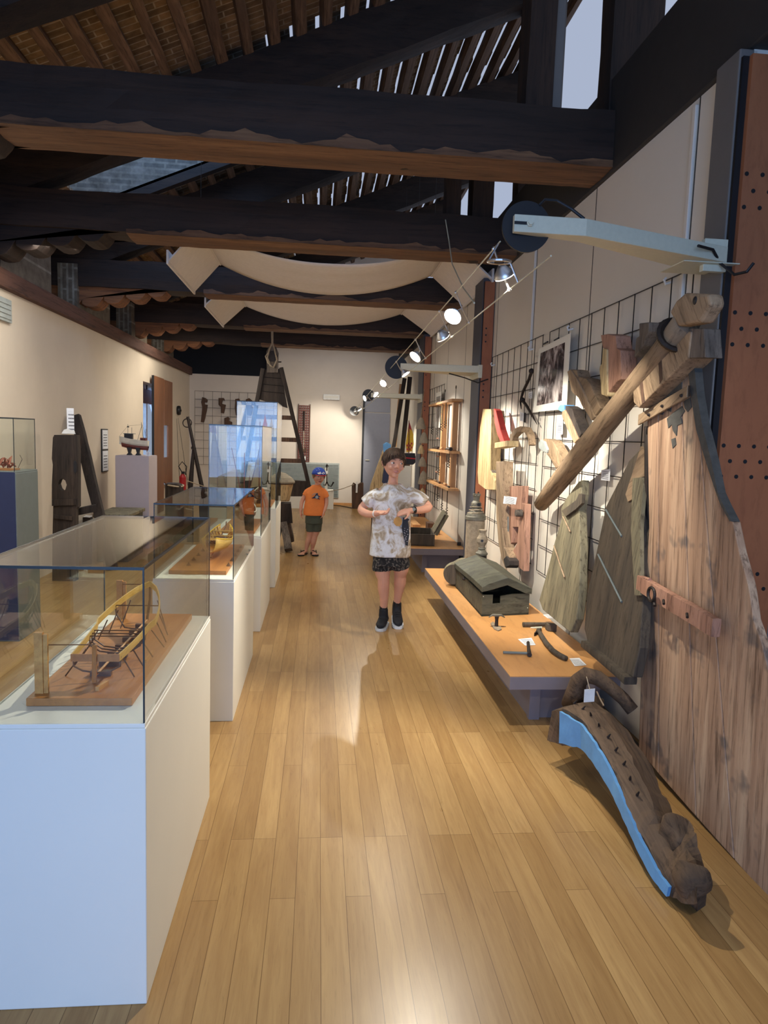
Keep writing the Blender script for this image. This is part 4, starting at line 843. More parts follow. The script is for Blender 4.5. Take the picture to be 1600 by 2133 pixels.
# big pale rudder
t = thing('big_rudder', 'huge weathered pale plank rudder standing on the floor at the right, iron strapped', 'rudder', (1.6, 2.7, 0))
def RU(x, y, d=0):
    z = 0
    # board leans against the wall: foot farther into the room than the top
    p = A(x, y, X=1.58); s = max(0, min(1, p.z/2.1)); X = 1.60-.07*s-d
    return A(x, y, X=X)
out = [(1348, 868), (1352, 850), (1405, 690), (1439, 690), (1444, 750), (1451, 822), (1461, 881), (1481, 961), (1494, 1026), (1506, 1050), (1527, 1088), (1540, 1150), (1557, 1210), (1562, 1235), (1569, 1290), (1587, 1340), (1640, 1560), (1700, 1990), (1600, 1872), (1520, 1780), (1440, 1690), (1372, 1612), (1330, 1560), (1335, 1400), (1343, 1250), (1352, 1100), (1350, 960)]
# board split in its planks, one mesh; the seams are real grooves
def clipx(poly, f):
    r = []
    for i in range(len(poly)):
        a, b = poly[i], poly[(i+1) % len(poly)]; fa, fb = f(a), f(b)
        if fa >= 0: r.append(a)
        if fa*fb < 0: s = fa/(fa-fb); r.append((a[0]+(b[0]-a[0])*s, a[1]+(b[1]-a[1])*s))
    return r
seams = [((1372, 690), (1372, 1600)), ((1415, 690), (1450, 1700)), ((1440, 690), (1530, 1800))]
m = MB(); lines = [((1200, 600), (1200, 2000))]+seams+[((1900, 600), (1900, 2000))]
def side(l): (x0, y0), (x1, y1) = l; return lambda p: (p[0]-(x0+(x1-x0)*(p[1]-y0)/(y1-y0)))
for k in range(4):
    fa, fb = side(lines[k]), side(lines[k+1])
    poly = clipx(clipx(out, lambda p: fa(p)-.7), lambda p: -fb(p)-.7)
    if len(poly) > 2: m.prism([RU(x, y) for x, y in poly], (.032, 0, 0))
m.prism([RU(x, y, -.012) for x, y in out], (.022, 0, 0)).wob(.0015, 6)
m.build('plank_blade', 'rudder', t, bevel=.004)
MB().prism([RU(x, y, .075) for x, y in ((1318, 806), (1405, 692), (1440, 690), (1434, 745), (1330, 850), (1320, 838))], (.11, 0, 0)).wob(.002, 8).build('head_cheek', 'knee', t, bevel=.006)
MB().prism([RU(x, y, .07) for x, y in ((1408, 684), (1466, 684), (1470, 745), (1434, 746))], (.07, 0, 0)).build('dark_head_end', 'oldg', t, bevel=.004)
MB().prism([RU(x, y, .008) for x, y in ((1445, 750), (1452, 822), (1462, 881), (1482, 961), (1495, 1026), (1507, 1052), (1524, 1086), (1520, 1086), (1500, 1050), (1486, 1010), (1470, 961), (1450, 895), (1439, 822), (1431, 752))], (.034, 0, 0)).build('grey_painted_edge', 'greyp', t)
for pl in (((1366, 848), (1385, 828), (1420, 796), (1419, 812), (1410, 822), (1411, 838), (1398, 846), (1397, 858), (1384, 852), (1380, 864), (1370, 862)), ((1389, 872), (1404, 858), (1420, 846), (1426, 856), (1418, 868), (1420, 882), (1411, 886), (1409, 908), (1402, 898), (1399, 884), (1392, 892)), ((1424, 836), (1437, 828), (1440, 848), (1432, 858), (1426, 850)), ((1398, 915), (1406, 912), (1408, 926), (1401, 934))):
    MB().prism([RU(x, y, .004) for x, y in pl], (.006, 0, 0)).build('flaked_grey_paint', 'greyp', t)
def strap(a, b, w_, th, mat, nm_, d=.02):
    p, q = RU(*a, d), RU(*b, d); e = (q-p); MB().ob(p, e, (-.012, 0, 0), (0, 0, w_)).build(nm_, mat, t, bevel=.003)
strap((1333, 886), (1436, 828), .05, .012, 'tan', 'upper_strap')
for x, y in ((1352, 868), (1380, 850), (1420, 828)): MB().lathe(RU(x, y-4, .034), [(.008, 0), (.005, .008)], 8, (-1, 0, 0)).build('strap_nail', 'iron', t)
MB().tube([RU(1436, 826, .03), RU(1437, 803, .03)], .004, 5).build('bent_end', 'iron', t)
oldbeam(RU(1333, 1214, .05), RU(1492, 1308, .05), .07, .035, .003, 5, 12, (1, 0, 0)).build('lower_strap', 'pink', t)
c = RU(1357, 1238, .10); MB().tube([c+Vector((0, .03*math.cos(a), .03*math.sin(a))) for a in [2*math.pi*k/18 for k in range(19)]], .007, 6).build('iron_ring', 'iron', t)
MB().tube([RU(1363, 1246, .09), RU(1364, 1262, .10)], .008, 6).build('ring_bolt', 'iron', t)
for x, y in ((1382, 1250), (1431, 1278)): MB().tube([RU(x, y, .09), RU(x+1, y+8, .1)], .006, 6).build('strap_bolt', 'iron', t)
MB().tube([RU(x, y, .05) for x, y in ((1334, 1214), (1332, 1206), (1345, 1205), (1354, 1208))], .010, 6).build('strap_loop', 'pink', t)
MB().tube([A(1350, 888, X=1.58), A(1350, 1082, X=1.60)], .017, 10).build('pintle_rod', 'iron', t)
for pl in (((1371, 742), (1377, 736), (1380, 790), (1374, 800)), ((1333, 800), (1338, 794), (1343, 838), (1337, 842))):
    MB().prism([RU(x, y, .077) for x, y in pl], (.004, 0, 0)).build('worm_track', 'brown', t)
# leeboards on the bench
def board(pts, off0, off1, th, mat, name, label, extra):
    t = thing(name, label, 'leeboard', (1.62, A(*pts[0], X=1.6).y, .3))
    zb, zt = .3, 1.45
    def LP(x, y, d=0):
        p = A(x, y, X=1.6); s = max(0, min(1, (p.z-zb)/(zt-zb))); return A(x, y, X=XR-(off0*(1-s)+off1*s)-d)
    MB().prism([LP(x, y) for x, y in pts], (th, 0, 0)).build('blade', mat, t, bevel=.006)
    extra(t, LP); return t
def ex1(t, LP):
    MB().prism([LP(x, y, .012) for x, y in ((1303, 1030), (1335, 930), (1343, 938), (1342, 992), (1322, 998), (1316, 1040), (1308, 1045))], (.012, 0, 0)).build('bare_wood_patch', 'tan', t)
    MB().prism([LP(x, y, .02) for x, y in ((1318, 996), (1338, 994), (1340, 1010), (1333, 1100), (1334, 1240), (1322, 1240), (1314, 1100))], (.02, 0, 0)).build('edge_batten', 'lee', t)
    for a, b in (((1262, 1062), (1295, 1117)), ((1246, 1155), (1295, 1254))): MB().tube([LP(*a, .008), LP(*b, .008)], .006, 5).build('iron_strip', 'slate', t)
    oldbeam(LP(1222, 1340, .0), LP(1314, 1418, .0), .06, .035, .003, 3, 8, (0, 0, 1)).build('bottom_batten', 'leed', t)
board([(1310, 960), (1338, 930), (1344, 940), (1343, 1000), (1338, 1100), (1339, 1250), (1332, 1350), (1318, 1412), (1300, 1400), (1224, 1340), (1217, 1310), (1222, 1240), (1240, 1160), (1262, 1055), (1290, 1000)], .26, .12, .05, 'leed', 'leeboard', 'large dark brown leeboard standing on the bench, left of the huge rudder', ex1)
def ex2(t, LP):
    MB().prism([LP(x, y, .02) for x, y in ((1170, 1064), (1200, 1042), (1206, 1028), (1213, 1030), (1212, 1048), (1200, 1060), (1178, 1076))], (.02, 0, 0)).build('dark_notched_batten', 'leed', t)
    for a, b in (((1173, 1076), (1188, 1108)), ((1154, 1137), (1176, 1203))): MB().tube([LP(*a, .008), LP(*b, .008)], [.005, .006], 5).build('iron_strip', 'knee', t)
board([(1178, 1040), (1205, 1003), (1212, 1000), (1211, 1030), (1206, 1060), (1209, 1140), (1207, 1230), (1200, 1290), (1188, 1318), (1130, 1270), (1123, 1250), (1140, 1190), (1155, 1130), (1170, 1080), (1168, 1060)], .22, .10, .05, 'lee', 'leeboard', 'smaller grey-green leeboard standing on the bench behind the dark one', ex2)
# ---------------------------------------------------------------- benches
def bench(x0, x1, y0, y1, z, label):
    t = thing('display_bench', label, 'bench', ((x0+x1)/2, (y0+y1)/2, 0))
    MB().box(x0, x1, y0, y1, z-.075, z-.004).build('slab', 'benchside', t, bevel=.002)
    MB().box(x0+.001, x1-.001, y0+.001, y1-.001, z-.004, z).build('top_board', 'benchtop', t)
    MB().prism([(x0+.17, y0+.17, 0), (x1-.04, y0+.17, 0), (x1-.04, y1-.17, 0), (x0+.17, y1-.17, 0)], (0, 0, z-.075)).build('base', 'benchside', t)
    MB().box(x0+.16, x0+.22, y0+.14, y0+.18, 0, z-.075).build('leg', 'benchside', t)
    return t
bench(1.045, 1.66, 3.52, 6.56, .30, 'long low orange-topped bench on the right, carrying the chest and small tools')
bench(1.06, 1.70, 7.75, 10.9, .30, 'farther low bench behind the bigger boy, carrying the open box')
zt = .301
def Bp(x, y): return A(x, y, Z=.301)
# chest
fl, frr, bl = Bp(1003, 1284), Bp(1101, 1280), Bp(948, 1222)
t = thing('sea_chest', 'old grey-green wooden chest with a warped peaked lid on the near bench', 'chest', mean([fl, frr, bl]))
vx = frr-fl; vy = bl-fl; vy = vy-vx*(vy.dot(vx)/vx.dot(vx))*.0; H1 = .155
g = .014; ex, ey = vx.normalized(), vy.normalized(); Lx, Ly = vx.length, vy.length
MB().ob(fl, ex*Lx, ey*Ly, (0, 0, g)).build('bottom', 'chest', t)
m = MB(); zz = Vector((0, 0, 1))
def FP(u, h): return fl+ex*(u*Lx)+zz*h
m.prism([FP(0, 0), FP(1, 0), FP(1, H1), FP(.62, H1), FP(.38, H1-.012), FP(.38, H1-.065), FP(.22, H1-.065), FP(.22, H1), FP(0, H1)], ey*g).build('end_wall', 'chest', t)
MB().ob(fl+ey*(Ly-g), ex*Lx, ey*g, (0, 0, H1)).build('end_wall', 'chest', t)
MB().ob(fl+ey*g, ex*g, ey*(Ly-2*g), (0, 0, H1)).build('side_wall', 'chest', t)
MB().ob(fl+ey*g+ex*(Lx-g), ex*g, ey*(Ly-2*g), (0, 0, H1)).build('side_wall', 'chest', t)
prf = [(-.03, .012), (-.03, .05), (.12, .075), (.5, .115), (1.03, .04), (1.03, .0), (.9, .002), (.5, .06), (.2, .03)]
m = MB(); rg = []
for k in range(9):
    s = k/8; lift = .012*(1-s)
    rg.append([fl+ex*(u*Lx)+ey*(-.02+(Ly+.04)*s)+zz*(H1+h+lift*(1-u)+.004*math.sin(s*5+u*3)) for u, h in prf])
m.loft(rg).build('lid', 'chest', t, bevel=.003)
MB().lathe(fl+ey*(Ly*.62)+zz*(H1-.01), [(.014, 0), (.01, .02)], 8, -ex).build('lock_knob', 'iron', t)
for u, h in ((.02, .145), (.97, .05)): MB().lathe(FP(u, h), [(.004, 0), (.003, .004)], 6, -ey).build('nail_head', 'alu', t)
# small tools
t = thing('hand_anvil', 'small dark iron tool with curved cross-head standing on the bench before the chest', 'tool', Bp(1034, 1308))
b0 = Bp(1034, 1306)
MB().prism([Bp(x, y) for x, y in ((1022, 1300), (1027, 1296), (1035, 1304), (1043, 1306), (1045, 1312), (1038, 1315), (1029, 1311))], (0, 0, .006)).build('foot_plate', 'stone', t)
MB().tube([b0, b0+zz*.05, b0+zz*.075], [.013, .011, .016], 8).build('stem', 'iron', t)
h0 = b0+zz*.078; MB().tube([h0+Vector((-.055, .0, -.012)), h0+Vector((-.03, 0, .004)), h0, h0+Vector((.03, 0, .004)), h0+Vector((.055, 0, -.012))], [.003, .008, .012, .008, .003], 6).build('cross_head', 'bronze', t)
MB().tube([b0+Vector((-.04, 0, .008)), b0+Vector((.065, 0, .004))], .002, 5).build('thin_pin', 'brown', t)
t = thing('wooden_mallet', 'wooden mallet with square head, a card on it, lying on the near bench', 'mallet', Bp(1130, 1308))
hz = zz*.018
MB().tube([Bp(1089, 1306)+hz, Bp(1140, 1306)+hz], [.016, .014], 10).build('handle', 'leed', t)
MB().ob(Bp(1140, 1315), Bp(1160, 1317)-Bp(1140, 1315), (0, .05, 0), (0, 0, .05)).build('head', 'leed', t, bevel=.006)
t = thing('shipwright_adze', 'adze with long curved wooden handle lying on the near bench', 'adze', Bp(1140, 1340))
MB().tube([Bp(x, y)+hz for x, y in ((1121, 1318), (1128, 1330), (1138, 1346), (1152, 1362), (1165, 1371), (1179, 1378))], [.013, .015, .016, .016, .016, .015], 10).build('curved_handle', 'leed', t, smooth=True)
MB().loft([[Bp(x, y)+Vector((0, w_, 0))*s+zz*z for s, z in ((-1, 0), (1, 0), (1, .02), (-1, .02))] for x, y, w_ in ((1113, 1325, .006), (1119, 1320, .012), (1127, 1315, .012))]).build('blade', 'iron', t)
MB().tube([Bp(1105, 1313)+hz, Bp(1128, 1313)+hz], [.004, .009], 6).build('spike', 'alu', t)
t = thing('caulking_hammer', 'small dark iron hammer with straight handle at the front of the bench', 'hammer', Bp(1085, 1362))
MB().tube([Bp(1048, 1363)+zz*.012, Bp(1104, 1365)+zz*.012], .008, 8).build('handle', 'slate', t)
MB().tube([Bp(1100, 1343)+zz*.014, Bp(1101, 1356)+zz*.014, Bp(1103, 1369)+zz*.014], [.010, .010, .014], 8).build('head', 'iron', t)
for pts, lb in ((((1079, 1332), (1107, 1329), (1116, 1344), (1094, 1345)), 'white caption card on the bench above the small iron hammer'), (((1186, 1372), (1207, 1371), (1222, 1386), (1197, 1388)), 'white caption card at the near right end of the bench'), (((1130, 1295), (1148, 1294), (1155, 1302), (1140, 1303)), 'white caption card partly under the wooden mallet head')):
    up_ = .05 if 'mallet' in lb else .001
    c = MB().prism([Bp(x, y)+zz*up_ for x, y in pts], (0, 0, .001)).build('caption_card', 'card'); tag(c, lb, 'card')
# column shaped relics behind the chest
def relic(name, label, cx, cy, prof, mats, n=24):
    t = thing(name, label, 'relic', (cx, cy, .3))
    for nm_, mt, pr in prof: MB().lathe((cx, cy, .3), pr, n).wob(.003, 14).build(nm_, mt, t)
    return t
Yc = 6.3; c0 = A(987, 1160, Y=Yc)
t = relic('stone_column', 'tall pitted stone cylinder with bronze cap, behind the chest at the far bench end', c0.x, Yc, [('shaft', 'stone', [(.088, .0), (.086, .3), (.085, .515)]), ('slab_cap', 'bronze', [(.095, .515), (.095, .545), (.088, .55)])], None)
t = thing('bronze_pump_head', 'verdigris bronze fitting with toothed crown bound in cord, standing on the stone column', 'relic', (c0.x, Yc, .85))
MB().lathe((c0.x, Yc, .85), [(.088, 0), (.082, .02), (.045, .05), (.04, .07), (.048, .09), (.046, .12), (.028, .14), (.03, .175), (.036, .19), (.03, .191)], 20).build('body', 'bronze', t)
for k in range(7):
    a = 2*math.pi*k/7; MB().ob((c0.x+.03*math.cos(a)-.006, Yc+.03*math.sin(a)-.006, 1.04), (.012, 0, 0), (0, .012, 0), (0, 0, .016)).build('crown_tooth', 'bronze', t)
MB().lathe((c0.x+.01, Yc-.05, .96), [(.016, 0), (.016, .012)], 10, (0, -1, 0)).build('socket', 'black', t)
pts = [(c0.x+(.085-.04*min(1, k/26))*math.cos(k*.8), Yc+(.085-.04*min(1, k/26))*math.sin(k*.8), .862+.0035*k) for k in range(30)]; MB().tube(pts, .005, 5).build('cord', 'rope', t)
c1 = A(1003, 1160, Y=5.95)
t = relic('turned_pump_relic', 'small dark turned relic with bulbous pierced head, between the column and the chest', c1.x, 5.95, [('shaft', 'iron', [(.055, 0), (.052, .1), (.045, .245)]), ('collar', 'bronze', [(.052, .245), (.054, .26), (.044, .27), (.03, .29), (.034, .30), (.03, .31)]), ('bulb_head', 'stone', [(.024, .31), (.03, .33), (.047, .36), (.047, .39), (.03, .42), (.028, .44), (.036, .465), (.03, .466)])], None)
MB().lathe((c1.x-.012, 5.95-.044, .3+.375), [(.012, 0), (.012, .004)], 10, (-.3, -1, 0)).build('pierced_hole', 'black', t)
t = thing('lying_pump_barrel', 'grey-green barrel-shaped relic with small mouth, lying behind the chest on the bench', 'relic', (1.25, 6.1, .3))
ax = (A(990, 1172, Z=.40)-A(948, 1196, Z=.40)).normalized(); ax.z = 0; ax.normalize(); cb = Bp(948, 1212)+zz*.085
cb = A(945, 1188, Y=5.75); cb.z = .405
MB().lathe(cb, [(.075, 0), (.10, .03), (.10, .06), (.095, .08), (.098, .30), (.09, .33)], 24, ax).build('barrel', 'lee', t)
MB().lathe(cb-ax*.012, [(.084, 0), (.086, .02)], 24, ax).build('rim', 'leed', t)
MB().lathe(Bp(943, 1208)+zz*.04+Vector((0, -.02, 0)), [(.02, 0), (.037, .0), (.042, .02), (.042, .09)], 16, ax).build('small_mouth', 'oldg', t)
# open box on the farther bench
t = thing('open_tool_box', 'open grey-brown wooden tool box with raised lid on the farther bench', 'box', A(875, 1137, Z=.3))
f0 = A(846, 1136, Z=.301); f1 = A(905, 1138, Z=.301); vx = (f1-f0); ex = vx.normalized(); ey = Vector((-ex.y, ex.x, 0)); Lx = vx.length; Ly = .62; H = .135
for a, b, c_, nm_ in ((f0, ex*Lx, ey*.015, 'front_wall'), (f0+ey*(Ly-.015), ex*Lx, ey*.015, 'rear_wall'), (f0+ey*.015, ex*.015, ey*(Ly-.03), 'side_wall'), (f0+ey*.015+ex*(Lx-.015), ex*.015, ey*(Ly-.03), 'side_wall')):
    MB().ob(a, b, c_, (0, 0, H)).build(nm_, 'leed', t)
MB().ob(f0, ex*Lx, ey*Ly, (0, 0, .012)).build('bottom', 'leed', t)
hp = f0+ex*Lx+zz*H; lv = Vector((.125, 0, .235))
MB().ob(hp, lv, ey*Ly, Vector((.03, 0, -.012))).build('raised_lid', 'lee', t, bevel=.003); MB().ob(hp+lv*.02+Vector((-.018, 0, .01)), lv*.95, ey*.02, (.02, 0, 0)).build('lid_edge', 'leed', t)
o = MB().box(1.10, 1.60, 8.9, 9.0, .301, .36).build('long_batten', 'pine'); tag(o, 'thin pale batten lying behind the open box on the farther bench', 'timber')
o = oldbeam((1.33, 9.2, .345), (1.36, 10.9, .345), .1, .085, .002, 4, 6).build('jointed_beam_sample', 'pine'); tag(o, 'long pale jointed timber sample lying along the farther bench', 'timber')
o = MB().box(1.50, 1.60, 9.3, 9.5, .301, .40).build('small_wooden_block', 'brown', bevel=.004); tag(o, 'small brown block beside the long pale timber sample', 'block')
o = MB().box(1.655, 1.695, 8.0, 8.04, .301, .34).build('rubber_stop', 'black', bevel=.003); tag(o, 'small black stop at the wall end of the farther bench top', 'stop')
# ---------------------------------------------------------------- pine tool rack
t = thing('tool_rack', 'pine rack with two uprights and three shelves on the right wall, holding tools', 'rack', (1.65, 9.2, .94))
for y in (8.52, 9.25): MB().box(1.63, 1.70, y, y+.09, .94, 2.0).build('upright', 'pine', t, bevel=.002)
for z, (x0, x1, y0, y1) in zip((.92, 1.37, 2.0), ((1.57, 1.705, 8.32, 10.1), (1.57, 1.705, 8.36, 10.0), (1.57, 1.705, 8.32, 10.1))): MB().box(x0, x1, y0, y1, z, z+.03).build('shelf', 'pine', t, bevel=.002)
for y in (8.65, 9.4):
    MB().tube([(1.68, y, 2.03), (1.68, y, 2.17)], .004, 5).build('hanging_wire', 'wire', t)
    MB().tube([(1.68, y+.02*math.cos(a), 2.19+.02*math.sin(a)) for a in [2*math.pi*k/10 for k in range(11)]], .004, 5).build('wire_eye', 'wire', t)
def auger(x, y, z0, z1, label, twist=True, grp=None):
    t = thing('hand_auger', label, 'auger', (x, y, z0))
    MB().tube([(x, y, z1), (x, y, z0+.1)], .006, 6).build('shaft', 'iron', t)
    MB().tube([(x+.012*math.cos(k*1.2), y+.012*math.sin(k*1.2), z0+.1-.1*k/16) for k in range(17)], .005, 5).build('spiral_bit', 'iron', t)
    return t
LA = ['leftmost of the augers hung under the top rack shelf', 'auger hung just left of the left rack upright', 'auger hung between the rack uprights, left one', 'auger hung between the rack uprights, right one', 'short auger under the middle shelf before the right upright', 'long auger under the middle shelf beside the left upright', 'short auger under the lowest rack shelf, left', 'auger under the lowest rack shelf, middle', 'longest auger under the lowest rack shelf, right']
for (px, y0, y1, yy), l_ in zip(((908, 845, 905, 9.9), (918, 845, 907, 9.45), (930, 845, 898, 9.1), (937, 838, 893, 8.85), (945, 950, 975, 8.5), (927, 950, 990, 9.2), (925, 1028, 1044, 9.2), (934, 1030, 1065, 8.85), (945, 1030, 1075, 8.5)), LA):
    a, b = A(px, y0, Y=yy), A(px, y1, Y=yy); a.z = 1.999 if y0 < 900 else 1.369 if y0 < 1000 else .919; auger(1.60, yy, b.z, a.z, 'dark iron '+l_)
def chisel(y0, y1, x, z, mat, name, label, r=.016):
    t = thing(name, label, 'tool', (x, (y0+y1)/2, z)); m_ = (y0*.45+y1*.55)
    MB().tube([(x, y0, z+r), (x+.01, m_, z+r)], [r, r*.85], 8).build('handle', mat, t); MB().tube([(x+.01, m_, z+r), (x+.015, y1, z+r*.6)], [r*.6, r*.35], 6).build('blade', 'iron', t)
for a in ((8.45, 8.9, 1.61, 1.401, 'iron', 'plane_iron', 'dark cigar-shaped tool at the near end of the middle rack shelf', .024), (8.95, 9.35, 1.60, 1.401, 'pine', 'draw_knife', 'pale-handled tool in the middle of the middle rack shelf', .02), (9.4, 9.95, 1.62, 1.401, 'iron', 'caulking_iron', 'dark tool at the far end of the middle rack shelf', .02),
          (8.4, 8.7, 1.60, .951, 'iron', 'marking_gauge', 'small dark tool at the near end of the lowest rack shelf', .012), (8.72, 9.1, 1.62, .951, 'pine', 'chisel', 'pale-handled chisel on the lowest rack shelf', .018), (9.12, 9.5, 1.61, .951, 'brown', 'gouge', 'brown-handled gouge on the lowest rack shelf', .015), (9.52, 10.0, 1.63, .951, 'tan', 'long_rasp', 'long brown tool at the far end of the lowest rack shelf', .013)): chisel(*a)
# things on the far grid
CG = [(881, 860, 870, 885, 888), (884, 893, 915, 890, 0), (878, 935, 944, 0, 0), (879, 958, 973, 0, 0), (883, 982, 1005, 0, 0), (879, 1022, 1040, 0, 0)]
LM = ['topmost of the bell-shaped cork floats, hung on crossed cords', 'second bell-shaped cork float from the top', 'third bell-shaped cork float, pale and small', 'fourth bell-shaped cork float from the top', 'fifth bell-shaped cork float, dark and wide', 'lowest bell-shaped cork float']
for k, ((px, y0), h_, w_, lb) in enumerate(zip(((877, 882), (883, 912), (877, 936), (880, 962), (882, 995), (880, 1028)), (.17, .16, .13, .14, .19, .15), (.075, .07, .05, .065, .08, .06), LM)):
    c = A(px, y0, Y=10.3-.05*k); x = min(c.x, XR-.085); t = thing('cork_float', 'grey '+lb, 'float', (x, c.y, c.z-h_/2))
    MB().lathe((x, c.y, c.z-h_/2), [(w_, 0), (w_*1.0, .02), (w_*.6, h_*.75), (w_*.25, h_)], 12).build('bell', 'cork' if k not in (2, 5) else 'kneep', t)
    MB().tube([(x, c.y, c.z+h_/2), (x+.03, c.y+.02, c.z+h_/2+(.42 if k == 0 else .1))], .008, 5).build('cord', 'tan', t)
t = thing('small_drawing_print', 'white-bordered drawing print on the far wire grid, behind the pine rack', 'print', (1.67, 9.9, 1.75))
MB().box(1.665, 1.667, 9.62, 10.05, 1.70, 2.2).build('white_sheet', 'plinth', t); MB().box(1.663, 1.6649, 9.67, 10.0, 1.78, 2.14).build('drawing', 'photo', t)
for k, (y_, z_) in enumerate(((9.75, 1.55), (9.7, 1.3), (9.72, 1.08), (9.8, .86))):
    t = thing('gimlet', 'small %s gimlet with cross handle on the far grid' % ['top', 'second', 'third', 'lowest'][k], 'gimlet', (1.66, y_, z_-.12))
    MB().tube([(1.66, y_, z_), (1.66, y_, z_-.2)], .005, 5).build('shaft', 'iron', t); MB().tube([(1.66, y_-.07, z_), (1.66, y_+.07, z_)], .011, 6).build('cross_handle', 'pink', t)
# oars and sail boat near the far end of the right wall
for k, (a, b, r_, mt, lb) in enumerate((((846, 788), (818, 945), .05, 'old', 'dark spar leaning on the right wall, left of the pair of oars'), ((857, 785), (838, 945), .055, 'old', 'thick dark spar leaning on the right wall beside the yellow sail'), ((838, 800), (822, 945), .035, 'pine', 'pale wooden spar leaning on the right wall between the dark ones'))):
    Yk = 12.72+.07*k; p = A(a[0]-3, a[1], Y=Yk); q = A(*b, Y=Yk); d = (q-p); q = p+d*((p.z)/(p.z-q.z)) if q.z < p.z else q
    o = oldbeam(p, q+Vector((0, 0, .03)), r_*1.4, r_, .004, k, 20, (0, 1, 0)).build('leaning_spar', mt); tag(o, lb, 'spar')
plinth(1.08, 1.60, 11.95, 12.35, 1.06, 'plinth', 'white plinth by the right wall, under the boat with the yellow patterned sail')
t = thing('yellow_sail_boat_model', 'small dark boat model with a red-tipped yellow chequered sail on the white plinth', 'ship model', (1.4, 12.1, 1.06))
def G(x, y, d=0): return A(x-3, y, Y=11.9+d)
MB().prism([G(x, y, .2) for x, y in ((841, 944), (868, 944), (870, 962), (864, 968), (848, 968), (842, 962))], (0, .12, 0)).build('hull', 'black', t, bevel=.01)
MB().box(1.40, 1.58, 12.0, 12.3, 1.061, 1.08).build('base', 'brown', t)
MB().tube([G(842, 953, .18), G(870, 956, .18)], .012, 6).build('red_wale', 'red', t)
MB().prism([G(x, y, .2) for x, y in ((855, 877), (858, 885), (864, 905), (865, 925), (861, 940), (850, 942), (848, 925), (852, 900))], (0, .006, 0)).build('yellow_sail', 'saily', t)
MB().prism([G(x, y, .194) for x, y in ((855, 877), (858, 885), (861, 897), (856, 893), (853, 900))], (0, .004, 0)).build('red_sail_tip', 'red', t)
m = MB()
for i in range(4):
    for j in range(4):
        if (i+j) % 2: x, y = 850+i*3, 922+j*4; m.prism([G(u, v, .192) for u, v in ((x, y), (x+3, y), (x+3, y+4), (x, y+4))], (0, .004, 0))
q = m.build('sail_chequers', 'red', t)
MB().tube([G(855, 945, .19), G(855, 876, .19)], .008, 5).build('mast', 'hullred', t)
# rudder with blue top, behind the bigger boy
t = thing('pale_rudder_blade', 'pale slanting rudder with blue painted head, leaning behind the bigger boy', 'rudder', (1.1, 9.9, .0))
def G(x, y, d=0): return A(x, y, Y=9.8+d)
MB().prism([G(x, y) for x, y in ((797, 940), (806, 930), (812, 945), (806, 1010), (795, 1090), (765, 1060), (772, 1010))], (0, .05, 0)).build('blade', 'kneep', t, bevel=.004)
MB().prism([G(x, y, -.02) for x, y in ((799, 925), (806, 921), (815, 926), (814, 942), (806, 948), (799, 942))], (0, .09, 0)).build('blue_head', 'blue', t, bevel=.01)
MB().prism([G(x, y, -.03) for x, y in ((812, 948), (800, 975), (796, 1005), (806, 1010), (815, 980))], (0, .05, 0)).build('dark_fitting', 'navy', t)
p = G(786, 1075, .02); oldbeam((p.x, p.y, p.z), (p.x, p.y+.02, 0), .16, .05, .003, 3, 4, (0, 1, 0)).build('foot', 'brown', t)
# ---------------------------------------------------------------- blue painted prow relic and tagged branch
t = thing('painted_prow_timber', 'long curved eroded prow timber with sky blue painted flank, lying from bench end to floor', 'ship timber', (1.3, 2.6, 0))
ST = [ # Y, lower-left, blue edge, ridge, right
 (3.12, (1140, 1540), (1152, 1480), (1200, 1466), (1238, 1462)),
 (3.02, (1170, 1552), (1172, 1477), (1222, 1460), (1250, 1468)),
 (2.90, (1216, 1562), (1215, 1502), (1250, 1484), (1285, 1496)),
 (2.75, (1248, 1600), (1250, 1550), (1285, 1528), (1325, 1545)),
 (2.60, (1280, 1655), (1285, 1615), (1316, 1576), (1358, 1600)),
 (2.45, (1308, 1715), (1312, 1680), (1345, 1640), (1382, 1655)),
 (2.32, (1335, 1775), (1340, 1745), (1368, 1700), (1405, 1700)),
 (2.20, (1368, 1835), (1373, 1805), (1395, 1760), (1438, 1712)),
 (2.12, (1395, 1868), (1400, 1845), (1412, 1790), (1450, 1735)),
 (2.04, (1425, 1880), (1425, 1862), (1432, 1800), (1466, 1790)),
 (1.99, (1450, 1882), (1450, 1870), (1450, 1830), (1470, 1840))]
rings = []; blue = []
for k, (y, a, b, c, d) in enumerate(ST):
    pa, pb, pc, pd = A(*a, Y=y), A(*b, Y=y), A(*c, Y=y+.05), A(*d, Y=y+.09)
    for p in (pa, pb, pc, pd): p.z = max(p.z, .004)
    pe = Vector((pd.x+.015, pd.y+.02, max(.004, pd.z-.14))); pf = Vector(((pa.x+pe.x)/2, (pa.y+pe.y)/2+.02, max(.003, min(pa.z, pe.z)-.02)))
    mid = (pb+pc)/2+Vector((-.004, 0, .006)); m2 = (pc+pd)/2+Vector((.0, 0, -.012 if 2 < k < 7 else .01))
    rings.append([pa, (pa+pb)/2, pb, mid, pc, m2, pd, pe, pf]); blue.append((pa, pb))
def sub(rg, n=4):
    out_ = []
    for k in range(len(rg)-1):
        for j in range(n): s = j/n; out_.append([a+(b-a)*s for a, b in zip(rg[k], rg[k+1])])
    out_.append(rg[-1]); return out_
R2 = sub(rings)
MB().loft(R2).wob(.012, 9).wob(.007, 30, 3).wob(.004, 60, 5).build('eroded_body', 'prow', t)
B2 = sub([[a, a+(b-a)*.33, a+(b-a)*.66, b] for a, b in blue[1:9]], 6); n_ = Vector((-.016, -.006, .002)); rr = []
